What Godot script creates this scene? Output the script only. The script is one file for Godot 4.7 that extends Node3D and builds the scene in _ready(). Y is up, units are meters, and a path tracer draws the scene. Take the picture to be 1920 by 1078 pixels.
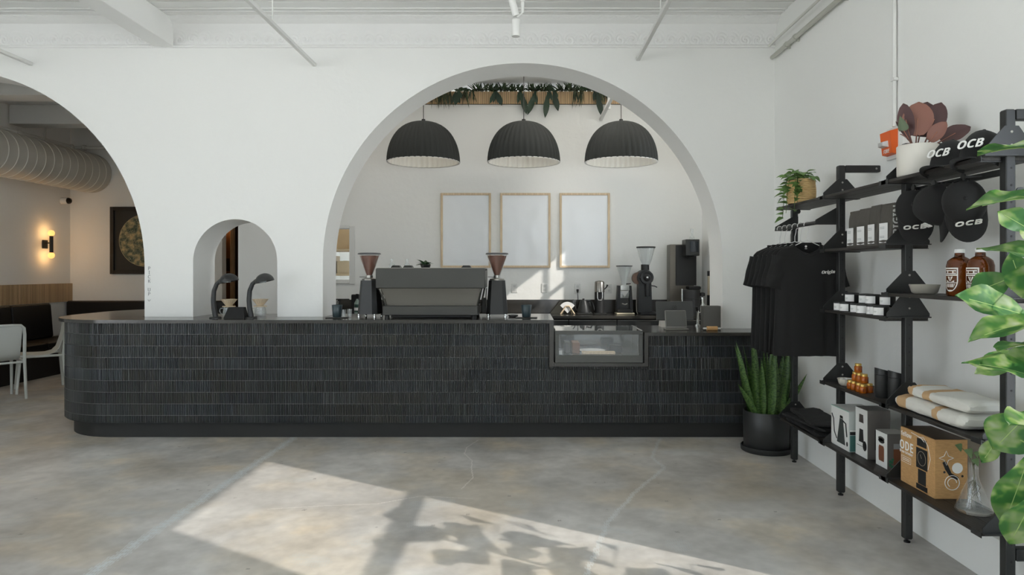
extends Node3D
# A coffee bar seen from its shop floor. Metres, y up; depth D in front of the camera is z = -D.
const F := 1280.0
const EYE := 1.5
var M := {}
var rng := RandomNumberGenerator.new()

class Shape:
	var v := PackedVector3Array()
	var n := PackedVector3Array()
	var c := PackedColorArray()
	var u := PackedVector2Array()
	var col := Color(1, 1, 1)
	var tint := false
	var xf := Transform3D()
	func t(a: Vector3, b: Vector3, d: Vector3, na: Vector3, nb: Vector3, nd: Vector3) -> void:
		var pa := xf * a
		var pb := xf * b
		var pd := xf * d
		var ma := (xf.basis * na).normalized()
		var mb := (xf.basis * nb).normalized()
		var md := (xf.basis * nd).normalized()
		var g := (pb - pa).cross(pd - pa)
		if g.length_squared() < 1e-18:
			return
		if g.dot(ma + mb + md) > 0.0:
			v.append(pa); v.append(pd); v.append(pb)
			n.append(ma); n.append(md); n.append(mb)
		else:
			v.append(pa); v.append(pb); v.append(pd)
			n.append(ma); n.append(mb); n.append(md)
		if tint:
			c.append(col); c.append(col); c.append(col)
	func q(a: Vector3, b: Vector3, d: Vector3, e: Vector3, na: Vector3, nb: Vector3, nd: Vector3, ne: Vector3) -> void:
		t(a, b, d, na, nb, nd)
		t(a, d, e, na, nd, ne)
	func flat(a: Vector3, b: Vector3, d: Vector3, e: Vector3, out: Vector3) -> void:
		var g := (b - a).cross(d - a).normalized()
		if g.dot(out) < 0.0:
			g = -g
		q(a, b, d, e, g, g, g, g)
	func tri(a: Vector3, b: Vector3, d: Vector3, out: Vector3) -> void:
		var g := (b - a).cross(d - a).normalized()
		if g.dot(out) < 0.0:
			g = -g
		t(a, b, d, g, g, g)
	func hexa(p: Array) -> Shape:  # eight corners: bottom four round, top four round
		var mid := Vector3.ZERO
		for k in 8:
			mid += p[k] / 8.0
		for f in [[0, 1, 2, 3], [4, 5, 6, 7], [0, 1, 5, 4], [1, 2, 6, 5], [2, 3, 7, 6], [3, 0, 4, 7]]:
			var m: Vector3 = (p[f[0]] + p[f[1]] + p[f[2]] + p[f[3]]) / 4.0
			flat(p[f[0]], p[f[1]], p[f[2]], p[f[3]], m - mid)
		return self
	func box(at: Vector3, s: Vector3) -> Shape:
		var h := s / 2.0
		var p := []
		for y in [-1, 1]:
			for k in [[-1, -1], [1, -1], [1, 1], [-1, 1]]:
				p.append(at + Vector3(k[0] * h.x, y * h.y, k[1] * h.z))
		return hexa(p)
	func span(a: Vector3, b: Vector3) -> Shape:
		return box((a + b) / 2.0, (b - a).abs())
	func cbox(at: Vector3, s: Vector3, b := 0.004) -> Shape:
		var h := s / 2.0
		b = minf(b, minf(h.x, minf(h.y, h.z)) * 0.95)
		var pt := func(k: int, sg: Vector3) -> Vector3:
			var r := Vector3(sg.x * (h.x - b), sg.y * (h.y - b), sg.z * (h.z - b))
			r[k] = sg[k] * h[k]
			return at + r
		for k in 3:
			var i := (k + 1) % 3
			var j := (k + 2) % 3
			for s1 in [-1.0, 1.0]:
				var nn := Vector3.ZERO
				nn[k] = s1
				var cs := []
				for e in [[-1.0, -1.0], [1.0, -1.0], [1.0, 1.0], [-1.0, 1.0]]:
					var sg := Vector3.ZERO
					sg[k] = s1; sg[i] = e[0]; sg[j] = e[1]
					cs.append(pt.call(k, sg))
				q(cs[0], cs[1], cs[2], cs[3], nn, nn, nn, nn)
				for s2 in [-1.0, 1.0]:  # edge between faces k and i
					var ni := Vector3.ZERO
					ni[i] = s2
					var sa := Vector3.ZERO
					sa[k] = s1; sa[i] = s2; sa[j] = -1.0
					var sb := sa
					sb[j] = 1.0
					q(pt.call(k, sa), pt.call(k, sb), pt.call(i, sb), pt.call(i, sa), nn, nn, ni, ni)
		for x in [-1.0, 1.0]:
			for y in [-1.0, 1.0]:
				for z in [-1.0, 1.0]:
					var sg := Vector3(x, y, z)
					t(pt.call(0, sg), pt.call(1, sg), pt.call(2, sg), Vector3(x, 0, 0), Vector3(0, y, 0), Vector3(0, 0, z))
		return self
	func tube(pts: Array, rad, sides := 8, caps := true, sq := 1.0) -> Shape:
		var m := pts.size()
		var rings := []
		var norms := []
		var up := Vector3.ZERO
		for k in m:
			var d: Vector3 = (pts[mini(k + 1, m - 1)] - pts[maxi(k - 1, 0)]).normalized()
			if k == 0:
				up = Vector3.UP if absf(d.y) < 0.9 else Vector3.FORWARD
			up = (up - d * up.dot(d)).normalized()
			var side := d.cross(up).normalized()
			var r: float = rad[k] if rad is Array else rad
			var ring := []
			var nr := []
			for s in sides:
				var a := TAU * s / sides
				var o := side * cos(a) + up * sin(a) * sq
				ring.append(pts[k] + o * r)
				nr.append((side * cos(a) * sq + up * sin(a)).normalized())
			rings.append(ring)
			norms.append(nr)
		for k in m - 1:
			for s in sides:
				var e := (s + 1) % sides
				q(rings[k][s], rings[k][e], rings[k + 1][e], rings[k + 1][s], norms[k][s], norms[k][e], norms[k + 1][e], norms[k + 1][s])
		if caps:
			for k in [0, m - 1]:
				var d: Vector3 = (pts[0] - pts[1]) if k == 0 else (pts[m - 1] - pts[m - 2])
				d = d.normalized()
				for s in sides:
					t(pts[k], rings[k][s], rings[k][(s + 1) % sides], d, d, d)
		return self
	func lathe(prof: Array, sides := 24, crease := 0.6, a0 := 0.0, a1 := TAU) -> Shape:
		# profile of Vector2(r, y), outside to the right when going up
		var m := prof.size()
		var sn := []
		for k in m - 1:
			var d: Vector2 = (prof[k + 1] - prof[k]).normalized()
			sn.append(Vector2(d.y, -d.x))
		for k in m - 1:
			var n0: Vector2 = sn[k]
			var n1: Vector2 = sn[k]
			if k > 0 and sn[k - 1].dot(sn[k]) > crease:
				n0 = (sn[k - 1] + sn[k]).normalized()
			if k < m - 2 and sn[k + 1].dot(sn[k]) > crease:
				n1 = (sn[k + 1] + sn[k]).normalized()
			var p0: Vector2 = prof[k]
			var p1: Vector2 = prof[k + 1]
			for s in sides:
				var a := lerpf(a0, a1, float(s) / sides)
				var b := lerpf(a0, a1, float(s + 1) / sides)
				var ca := cos(a)
				var sa := sin(a)
				var cb := cos(b)
				var sb := sin(b)
				q(Vector3(p0.x * ca, p0.y, p0.x * sa), Vector3(p0.x * cb, p0.y, p0.x * sb), Vector3(p1.x * cb, p1.y, p1.x * sb), Vector3(p1.x * ca, p1.y, p1.x * sa),
					Vector3(n0.x * ca, n0.y, n0.x * sa), Vector3(n0.x * cb, n0.y, n0.x * sb), Vector3(n1.x * cb, n1.y, n1.x * sb), Vector3(n1.x * ca, n1.y, n1.x * sa))
		return self
	func extrude(poly: PackedVector2Array, z0: float, z1: float, crease := 0.7) -> Shape:
		if Geometry2D.is_polygon_clockwise(poly):
			poly = poly.duplicate()
			poly.reverse()
		var ix := Geometry2D.triangulate_polygon(poly)
		var lo := minf(z0, z1)
		var hi := maxf(z0, z1)
		for k in range(0, ix.size(), 3):
			for s in [[lo, Vector3(0, 0, -1)], [hi, Vector3(0, 0, 1)]]:
				var p := []
				for j in 3:
					var w: Vector2 = poly[ix[k + j]]
					p.append(Vector3(w.x, w.y, s[0]))
				t(p[0], p[1], p[2], s[1], s[1], s[1])
		var m := poly.size()
		var sn := []
		var ccw := 0.0
		for k in m:
			ccw += poly[k].cross(poly[(k + 1) % m])
		for k in m:
			var d: Vector2 = (poly[(k + 1) % m] - poly[k]).normalized()
			sn.append(Vector2(d.y, -d.x) * signf(ccw))
		for k in m:
			var n0: Vector2 = sn[k]
			var n1: Vector2 = sn[k]
			var pr: Vector2 = sn[(k + m - 1) % m]
			var nx: Vector2 = sn[(k + 1) % m]
			if pr.dot(n0) > crease:
				n0 = (pr + sn[k]).normalized()
			if nx.dot(n1) > crease:
				n1 = (nx + sn[k]).normalized()
			var a: Vector2 = poly[k]
			var b: Vector2 = poly[(k + 1) % m]
			q(Vector3(a.x, a.y, lo), Vector3(b.x, b.y, lo), Vector3(b.x, b.y, hi), Vector3(a.x, a.y, hi), Vector3(n0.x, n0.y, 0), Vector3(n1.x, n1.y, 0), Vector3(n1.x, n1.y, 0), Vector3(n0.x, n0.y, 0))
		return self
	func slab(poly: PackedVector2Array, y0: float, y1: float) -> Shape:  # outline in (x, depth), thick in y
		var keep := xf
		xf = keep * Transform3D(Basis(Vector3(1, 0, 0), Vector3(0, 0, -1), Vector3(0, 1, 0)), Vector3.ZERO)
		extrude(poly, y0, y1)
		xf = keep
		return self
	func grid(rows: Array, closed := false, flip := false) -> Shape:
		var m := rows.size()
		var w: int = rows[0].size()
		var nr := []
		for i in m:
			var line := []
			for j in w:
				var jl := (j + w - 1) % w if closed else maxi(j - 1, 0)
				var jr := (j + 1) % w if closed else mini(j + 1, w - 1)
				var du: Vector3 = rows[i][jr] - rows[i][jl]
				var dv: Vector3 = rows[mini(i + 1, m - 1)][j] - rows[maxi(i - 1, 0)][j]
				var g := du.cross(dv).normalized()
				line.append(-g if flip else g)
			nr.append(line)
		for i in m - 1:
			for j in (w if closed else w - 1):
				var e := (j + 1) % w
				q(rows[i][j], rows[i][e], rows[i + 1][e], rows[i + 1][j], nr[i][j], nr[i][e], nr[i + 1][e], nr[i + 1][j])
		return self
	func leaf(base: Vector3, dir: Vector3, face: Vector3, length: float, width: float, bend := 0.2, fold := 0.15, shape := 0, nseg := 8, wave := 0.0, twist := 0.0) -> Shape:
		# a blade that starts at base, runs along dir, faces «face», droops by bend
		dir = dir.normalized()
		face = (face - dir * face.dot(dir)).normalized()
		var side := dir.cross(face).normalized()
		var rows := []
		for i in nseg + 1:
			var s := float(i) / nseg
			var w := 0.0
			match shape:
				0: w = sin(PI * pow(s, 0.75))
				1: w = pow(sin(PI * minf(1.0, 0.08 + s * 0.92)), 0.6) * (1.0 if s < 0.97 else 0.4)
				2: w = (1.0 - pow(s, 3.0)) * minf(1.0, 0.55 + s * 2.0)
				3: w = (pow(sin(PI * pow(s, 0.55)), 0.8)) * (1.0 - 0.35 * s)
				4: w = sin(PI * pow(s, 1.35)) * (0.75 + 0.25 * s)
			if i == nseg:
				w = 0.02
			w *= width * 0.5
			var mid := base + dir * length * (s - 0.12 * bend * s * s) - face * bend * length * s * s
			var sd := side.rotated(dir, twist * s)
			var fc := face.rotated(dir, twist * s)
			var line := []
			for j in [-1.0, -0.55, 0.0, 0.55, 1.0]:
				var lift: float = fold * w * absf(j) + wave * width * sin(s * 17.0 + j * 2.3) * absf(j)
				line.append(mid + sd * w * j + fc * lift)
			rows.append(line)
		grid(rows, false, true)
		return self
	func mesh() -> ArrayMesh:
		var a := []
		a.resize(Mesh.ARRAY_MAX)
		a[Mesh.ARRAY_VERTEX] = v
		a[Mesh.ARRAY_NORMAL] = n
		if tint and c.size() == v.size():
			a[Mesh.ARRAY_COLOR] = c
		if u.size() == v.size():
			a[Mesh.ARRAY_TEX_UV] = u
		var m := ArrayMesh.new()
		m.add_surface_from_arrays(Mesh.PRIMITIVE_TRIANGLES, a)
		return m

func sx(px: float, d: float) -> float:
	return (px - 985.0) * d / F
func sy(py: float, d: float) -> float:
	return EYE - (py - 508.0) * d / F
func at(px: float, py: float, d: float) -> Vector3:
	return Vector3(sx(px, d), sy(py, d), -d)
func P(x: float, y: float, d: float) -> Vector3:
	return Vector3(x, y, -d)
func S() -> Shape:
	return Shape.new()
func V2(a: Array) -> PackedVector2Array:
	return PackedVector2Array(a)

func tag(o: Node, label: String, category: String, group := "", kind := "") -> Node:
	o.set_meta("label", label)
	o.set_meta("category", category)
	if group != "":
		o.set_meta("group", group)
	if kind != "":
		o.set_meta("kind", kind)
	return o
func put(sh, called: String, mat: Material, parent: Node = self) -> MeshInstance3D:
	var o := MeshInstance3D.new()
	o.name = called
	o.mesh = sh.mesh() if sh is Shape else sh
	o.material_override = mat
	parent.add_child(o, true)
	return o
func thing(called: String, label: String, category: String, where := Vector3.ZERO, turn := 0.0, group := "") -> Node3D:
	var o := Node3D.new()
	o.name = called
	add_child(o, true)
	o.position = where
	o.rotation.y = turn
	tag(o, label, category, group)
	return o
func one(sh, called: String, mat: Material, label: String, category: String, where := Vector3.ZERO, group := "", kind := "") -> MeshInstance3D:
	var o := put(sh, called, mat)
	o.position = where
	tag(o, label, category, group, kind)
	return o
func struct(sh, called: String, mat: Material, parent: Node = self) -> MeshInstance3D:
	var o := put(sh, called, mat, parent)
	if parent == self:
		o.set_meta("kind", "structure")
	return o
func copy(o: Node3D, where: Vector3, turn := 0.0, label := "") -> Node3D:
	var r: Node3D = o.duplicate()
	r.name = o.name
	add_child(r, true)
	r.position = where
	r.rotation.y = turn
	if label != "":
		r.set_meta("label", label)
	return r
func words(said: String, high: float, mat: Material, parent: Node, tf: Transform3D, font := "Droid Sans", bold := false, thick := 0.0008, called := "lettering") -> MeshInstance3D:
	var f := SystemFont.new()
	f.font_names = PackedStringArray([font])
	if bold:
		f.font_weight = 700
	var m := TextMesh.new()
	m.font = f
	m.text = said
	m.font_size = 64
	m.pixel_size = high / 46.0
	m.depth = thick
	m.curve_step = 4.0
	var o := MeshInstance3D.new()
	o.name = called
	o.mesh = m
	o.material_override = mat
	o.transform = tf
	parent.add_child(o, true)
	return o

func mat(c: Color, rough := 0.6, metal := 0.0) -> StandardMaterial3D:
	var m := StandardMaterial3D.new()
	m.albedo_color = c
	m.roughness = rough
	m.metallic = metal
	return m
func rgb(r: float, g: float, b: float) -> Color:
	return Color(r / 255.0, g / 255.0, b / 255.0)
func noise(freq: float, oct := 4, sd := 1, size := 512, kind := FastNoiseLite.TYPE_SIMPLEX_SMOOTH, ramp = null) -> NoiseTexture2D:
	var f := FastNoiseLite.new()
	f.noise_type = kind
	f.seed = sd
	f.frequency = freq
	f.fractal_octaves = oct
	var t := NoiseTexture2D.new()
	t.width = size
	t.height = size
	t.seamless = true
	t.noise = f
	if ramp != null:
		var g := Gradient.new()
		var offs := PackedFloat32Array()
		var cols := PackedColorArray()
		for e in ramp:
			offs.append(e[0])
			cols.append(e[1])
		g.offsets = offs
		g.colors = cols
		t.color_ramp = g
	return t
func grain(m: StandardMaterial3D, tex: Texture2D, scale: Vector3, world := true) -> StandardMaterial3D:
	m.albedo_texture = tex
	m.uv1_triplanar = true
	m.uv1_world_triplanar = world
	m.uv1_scale = scale
	return m
func relief(m: StandardMaterial3D, tex: Texture2D, cm: float) -> StandardMaterial3D:
	m.heightmap_enabled = true
	m.heightmap_texture = tex
	m.heightmap_scale = cm
	return m
func glass(c: Color, a := 0.1) -> StandardMaterial3D:
	var m := mat(Color(c.r, c.g, c.b, a), 0.02)
	m.transparency = BaseMaterial3D.TRANSPARENCY_ALPHA
	return m
func solid_glass(c: Color, a: float, scale := 0.05) -> StandardMaterial3D:
	var m := mat(Color(c.r, c.g, c.b, a), 0.0)
	m.transparency = BaseMaterial3D.TRANSPARENCY_ALPHA
	m.refraction_enabled = true
	m.refraction_scale = scale
	return m
func arc(cx: float, cy: float, r: float, a0: float, a1: float, k: int) -> Array:
	var o := []
	for i in k + 1:
		var a := lerpf(a0, a1, float(i) / k)
		o.append(Vector2(cx + r * cos(a), cy + r * sin(a)))
	return o

func _ready() -> void:
	rng.seed = 7
	# ---- camera, sky, sun, exposure
	var cam := Camera3D.new()
	cam.name = "camera"
	cam.projection = Camera3D.PROJECTION_FRUSTUM
	cam.near = 0.1
	cam.far = 200.0
	cam.size = 1078.0 / F * 0.1
	cam.frustum_offset = Vector2(-25.0, -31.0) / F * 0.1
	cam.position = Vector3(0, EYE, 0)
	add_child(cam)
	cam.current = true
	var env := Environment.new()
	env.background_mode = Environment.BG_SKY
	var psm := ProceduralSkyMaterial.new()
	psm.sky_top_color = Color(0.69, 0.785, 0.875)
	psm.sky_horizon_color = Color(0.905, 0.935, 0.965)
	psm.sky_curve = 0.25
	psm.ground_horizon_color = Color(0.915, 0.93, 0.94)
	psm.ground_bottom_color = Color(0.885, 0.9, 0.91)
	psm.sky_energy_multiplier = 1.0
	psm.ground_energy_multiplier = 1.2
	env.sky = Sky.new()
	env.sky.sky_material = psm
	env.background_energy_multiplier = 7.0
	env.tonemap_mode = Environment.TONE_MAPPER_LINEAR
	env.tonemap_exposure = 0.79
	env.sdfgi_enabled = true
	env.ssao_enabled = true
	env.ssil_enabled = true
	var we := WorldEnvironment.new()
	we.environment = env
	add_child(we)
	var sun := DirectionalLight3D.new()
	sun.name = "sun"
	sun.light_color = Color(1.0, 0.975, 0.94)
	sun.light_energy = 1.65
	sun.light_angular_distance = 0.53
	sun.shadow_enabled = true
	sun.sky_mode = DirectionalLight3D.SKY_MODE_LIGHT_ONLY
	add_child(sun)
	sun.look_at_from_position(Vector3.ZERO, Vector3(-0.85, -0.64, -0.525), Vector3.UP)
	materials()
	room()
	left_room()
	counter()
	bar_things()
	back_bar()
	shelving()
	shelf_goods()
	shirts()
	plants()

func materials() -> void:
	var plaster := noise(0.02, 5, 3, 512)
	M.wall = relief(mat(rgb(245, 245, 241), 0.85), plaster, 0.12)
	M.wall.uv1_triplanar = true
	M.wall.uv1_world_triplanar = true
	M.wall.uv1_scale = Vector3.ONE * 0.9
	M.ceiling = mat(rgb(245, 245, 242), 0.8)
	M.white = mat(rgb(232, 232, 228), 0.5)
	M.pale_pipe = mat(rgb(222, 222, 214), 0.45)
	M.steel_pipe = mat(rgb(196, 196, 186), 0.4, 0.3)
	M.black = mat(rgb(30, 30, 30), 0.5)
	M.soft_black = mat(rgb(26, 26, 26), 0.75)
	M.powder = relief(mat(rgb(40, 41, 41), 0.42), noise(0.09, 3, 4, 256), 0.02)
	M.powder.uv1_triplanar = true
	M.powder.uv1_scale = Vector3.ONE * 6.0
	M.shelf_wood = grain(mat(rgb(58, 55, 52), 0.5), noise(0.012, 4, 12, 512, FastNoiseLite.TYPE_SIMPLEX_SMOOTH, [[0.0, Color(0.62, 0.6, 0.58)], [1.0, Color(1, 1, 1)]]), Vector3(9, 2, 0.9))
	M.stone = grain(mat(rgb(84, 82, 78), 0.16), noise(0.25, 2, 5, 512, FastNoiseLite.TYPE_CELLULAR, [[0.0, Color(0.45, 0.45, 0.45)], [0.55, Color(0.85, 0.84, 0.82)], [1.0, Color(1, 1, 1)]]), Vector3.ONE * 3.0)
	M.tile = mat(Color.WHITE, 0.3)
	M.tile.vertex_color_use_as_albedo = true
	M.gap_shade = mat(rgb(34, 35, 35), 0.8)  # near black: shade between the upright tiles put into the carcass colour
	M.toe = mat(rgb(31, 31, 30), 0.6)
	M.chrome = mat(rgb(214, 214, 210), 0.16, 1.0)
	M.steel = mat(rgb(176, 174, 168), 0.34, 1.0)
	M.dark_metal = mat(rgb(62, 62, 60), 0.4, 0.6)
	M.machine = relief(mat(rgb(66, 66, 62), 0.42), noise(0.12, 2, 8, 256), 0.012)
	M.grinder = mat(rgb(38, 39, 38), 0.42)
	M.machine.uv1_triplanar = true
	M.machine.uv1_scale = Vector3.ONE * 5.0
	M.glass = glass(Color(0.94, 0.97, 0.96), 0.04)
	M.pane = glass(Color(0.96, 0.98, 0.98), 0.06)
	M.clear = glass(Color(0.9, 0.93, 0.92), 0.16)
	M.wood = grain(mat(rgb(238, 217, 184), 0.55), noise(0.01, 4, 21, 256, FastNoiseLite.TYPE_SIMPLEX_SMOOTH, [[0.0, Color(0.88, 0.86, 0.84)], [1.0, Color(1, 1, 1)]]), Vector3(14, 1.3, 14))
	M.slat = mat(Color.WHITE, 0.6)
	M.slat.vertex_color_use_as_albedo = true
	M.leaf = mat(Color.WHITE, 0.5)
	M.leaf.vertex_color_use_as_albedo = true
	M.leaf.backlight_enabled = true
	M.leaf.backlight = Color(0.16, 0.24, 0.06)
	M.felt = relief(mat(rgb(44, 46, 44), 0.95), noise(0.2, 3, 31, 256), 0.05)
	M.felt.uv1_triplanar = true
	M.felt.uv1_scale = Vector3.ONE * 7.0
	M.card = grain(mat(rgb(204, 160, 106), 0.8), noise(0.05, 3, 17, 256, FastNoiseLite.TYPE_SIMPLEX_SMOOTH, [[0.0, Color(0.9, 0.89, 0.88)], [1.0, Color(1, 1, 1)]]), Vector3(2, 8, 2))
	M.paper = mat(rgb(238, 238, 236), 0.7)
	M.print_white = mat(rgb(240, 239, 234), 0.7)
	M.print_black = mat(rgb(24, 24, 24), 0.7)
	M.print_grey = mat(rgb(150, 152, 152), 0.8)
	M.cloth_black = relief(mat(rgb(27, 27, 27), 0.95), noise(0.2, 3, 33, 256), 0.03)
	M.cloth_black.uv1_triplanar = true
	M.cloth_black.uv1_scale = Vector3.ONE * 5.0
	M.cloth_black.rim_enabled = true
	M.cloth_black.rim = 0.25
	M.leather = mat(rgb(15, 16, 16), 0.45)
	M.hopper = glass(Color(0.95, 0.95, 0.94), 0.02)
	M.floor = floor_material()

func floor_material() -> StandardMaterial3D:
	var N := 1536
	var layers := []
	for k in [[0.0042, 5, 41], [0.016, 5, 42], [0.06, 4, 43], [0.0065, 4, 44]]:
		var f := FastNoiseLite.new()
		f.noise_type = FastNoiseLite.TYPE_SIMPLEX_SMOOTH
		f.frequency = k[0]
		f.fractal_octaves = k[1]
		f.seed = k[2]
		layers.append(f.get_seamless_image(N, N).get_data())
	var a: PackedByteArray = layers[0]
	var b: PackedByteArray = layers[1]
	var d: PackedByteArray = layers[2]
	var e: PackedByteArray = layers[3]
	var bytes := PackedByteArray()
	bytes.resize(N * N * 3)
	for i in N * N:
		var big := a[i] / 255.0
		var mid := b[i] / 255.0
		var fine := d[i] / 255.0
		var warm := e[i] / 255.0
		var l := 190.0 + 40.0 * (big - 0.5) + 34.0 * (mid - 0.5) + 20.0 * (fine - 0.5)
		var w := clampf((warm - 0.42) * 3.0, 0.0, 1.0)
		var o := clampf((mid - 0.62) * 4.0, 0.0, 1.0) * w * 0.5
		bytes[i * 3] = int(clampf(l + 4.0 * w + 5.0 * o + 1.0, 0, 255))
		bytes[i * 3 + 1] = int(clampf(l - 1.0 * w - 3.0 * o - 3.0, 0, 255))
		bytes[i * 3 + 2] = int(clampf(l - 9.0 * w - 15.0 * o - 9.0, 0, 255))
	var im := Image.create_from_data(N, N, false, Image.FORMAT_RGB8, bytes)
	# pale filled saw joints, thin pale cracks and rubbed patches in the concrete
	stroke(im, [Vector2(-2.08, 6.15), Vector2(-2.11, 5.0), Vector2(-2.15, 3.4), Vector2(-2.16, 1.0)], 0.036, Color8(218, 224, 225), 0.7)
	stroke(im, [Vector2(1.2, 6.1), Vector2(1.02, 5.5), Vector2(1.06, 5.2), Vector2(0.78, 4.7), Vector2(0.5, 4.1), Vector2(0.2, 3.0)], 0.018, Color8(216, 219, 218), 0.6)
	stroke(im, [Vector2(-0.42, 6.05), Vector2(-0.5, 5.8), Vector2(-0.5, 5.6), Vector2(-0.42, 5.4), Vector2(-0.41, 5.2), Vector2(-0.38, 4.95), Vector2(-0.44, 4.7)], 0.006, Color8(232, 226, 220), 0.85)
	stroke(im, [Vector2(-1.62, 4.3), Vector2(-1.3, 4.36), Vector2(-0.95, 4.4), Vector2(-0.7, 4.55), Vector2(-0.35, 4.5)], 0.006, Color8(232, 227, 220), 0.7)
	var r := RandomNumberGenerator.new()
	r.seed = 91
	for k in 26:
		var p := Vector2(r.randf_range(-4.5, 1.9), r.randf_range(3.2, 6.0))
		var w := r.randf_range(0.03, 0.1)
		stroke(im, [p, p + Vector2(r.randf_range(-0.3, 0.3), r.randf_range(-0.06, 0.06))], w, Color8(198, 203, 203), 0.3)
	for k in 60:
		var p := Vector2(r.randf_range(-4.5, 2.1), r.randf_range(2.6, 6.0))
		stroke(im, [p, p + Vector2(0.004, 0.003)], r.randf_range(0.006, 0.012), Color8(110, 104, 98), 0.5)
	var m := mat(Color(1, 1, 1), 0.36)
	grain(m, ImageTexture.create_from_image(im), Vector3.ONE * 0.1)
	m.roughness_texture = noise(0.012, 4, 52, 512, FastNoiseLite.TYPE_SIMPLEX_SMOOTH, [[0.0, Color(0.75, 0.75, 0.75)], [1.0, Color(1, 1, 1)]])
	m.roughness = 0.5
	return m

func stroke(im: Image, pts: Array, w: float, c: Color, mix: float) -> void:
	var N := im.get_width()
	var done := {}
	for k in pts.size() - 1:
		var p: Vector2 = pts[k]
		var q2: Vector2 = pts[k + 1]
		var steps := int(maxf(2.0, p.distance_to(q2) / 0.003))
		for s in steps + 1:
			var o := p.lerp(q2, float(s) / steps)
			o += Vector2(sin(o.y * 23.0) + sin(o.y * 61.0 + 1.0), sin(o.x * 19.0)) * w * 0.18
			var rr := maxf(0.5, w / 10.0 * N)
			var cx := fposmod(o.x / 10.0, 1.0) * N
			var cy := fposmod(-o.y / 10.0, 1.0) * N
			for j in range(-int(rr) - 1, int(rr) + 2):
				for i in range(-int(rr) - 1, int(rr) + 2):
					var dd := Vector2(i, j).length() / rr
					if dd > 1.0:
						continue
					var key := posmod(int(cx) + i, N) * N + posmod(int(cy) + j, N)
					if done.has(key):
						continue
					if sin(key * 12.9898) * 0.5 + 0.5 < dd * 0.7:
						continue
					done[key] = true
					var X := posmod(int(cx) + i, N)
					var Y := posmod(int(cy) + j, N)
					im.set_pixel(X, Y, im.get_pixel(X, Y).lerp(c, mix))

func pierced(x0: float, x1: float, d0: float, d1: float, h0: float, h1: float, holes: Array) -> Shape:
	# a wall along z with oblong openings [d_near, d_far, sill, head], nearest first
	var s := S()
	var from := d0
	for o in holes:
		s.span(P(x0, h0, from), P(x1, h1, o[0]))
		s.span(P(x0, h0, o[0]), P(x1, o[2], o[1]))
		s.span(P(x0, o[3], o[0]), P(x1, h1, o[1]))
		from = o[1]
	s.span(P(x0, h0, from), P(x1, h1, d1))
	return s
func pierced_x(d0: float, d1: float, x0: float, x1: float, h0: float, h1: float, holes: Array) -> Shape:
	var s := S()
	var from := x0
	for o in holes:
		s.span(P(from, h0, d0), P(o[0], h1, d1))
		s.span(P(o[0], h0, d0), P(o[1], o[2], d1))
		s.span(P(o[0], o[3], d0), P(o[1], h1, d1))
		from = o[1]
	s.span(P(from, h0, d0), P(x1, h1, d1))
	return s

func window(n: int, fixed: float, a: float, b: float, sill: float, head: float, along_z: bool, bars: Array, posts: Array) -> void:
	# frame of flat bars round the opening, cross bars at the given heights, posts at the given places, one pane
	var w := Node3D.new()
	w.name = "window_%d" % n
	add_child(w)
	w.set_meta("kind", "structure")
	w.position = P(fixed, sill, (a + b) / 2.0) if along_z else P((a + b) / 2.0, sill, fixed)
	var half := (b - a) / 2.0
	var h := head - sill
	var mk := func(u0: float, u1: float, y0: float, y1: float, thick: float) -> Shape:
		var mid := Vector3(0, (y0 + y1) / 2.0, -(u0 + u1) / 2.0) if along_z else Vector3((u0 + u1) / 2.0, (y0 + y1) / 2.0, 0)
		var sz := Vector3(thick, y1 - y0, u1 - u0) if along_z else Vector3(u1 - u0, y1 - y0, thick)
		return S().cbox(mid, sz, 0.004)
	for e in [[-half, -half + 0.05], [half - 0.05, half]]:
		put(mk.call(e[0], e[1], 0.0, h, 0.08), "jamb", M.black, w)
	put(mk.call(-half + 0.05, half - 0.05, 0.0, 0.05, 0.08), "bottom_rail", M.black, w)
	put(mk.call(-half + 0.05, half - 0.05, h - 0.05, h, 0.08), "top_rail", M.black, w)
	for y in bars:
		put(mk.call(-half + 0.05, half - 0.05, y[0] - sill - y[1] / 2.0, y[0] - sill + y[1] / 2.0, 0.06), "cross_bar", M.black, w)
	for u in posts:
		put(mk.call(u - (a + b) / 2.0 - 0.015, u - (a + b) / 2.0 + 0.015, 0.05, h - 0.05, 0.05), "mullion", M.black, w)
	put(mk.call(-half + 0.05, half - 0.05, 0.05, h - 0.05, 0.006), "pane", M.pane, w)

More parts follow.
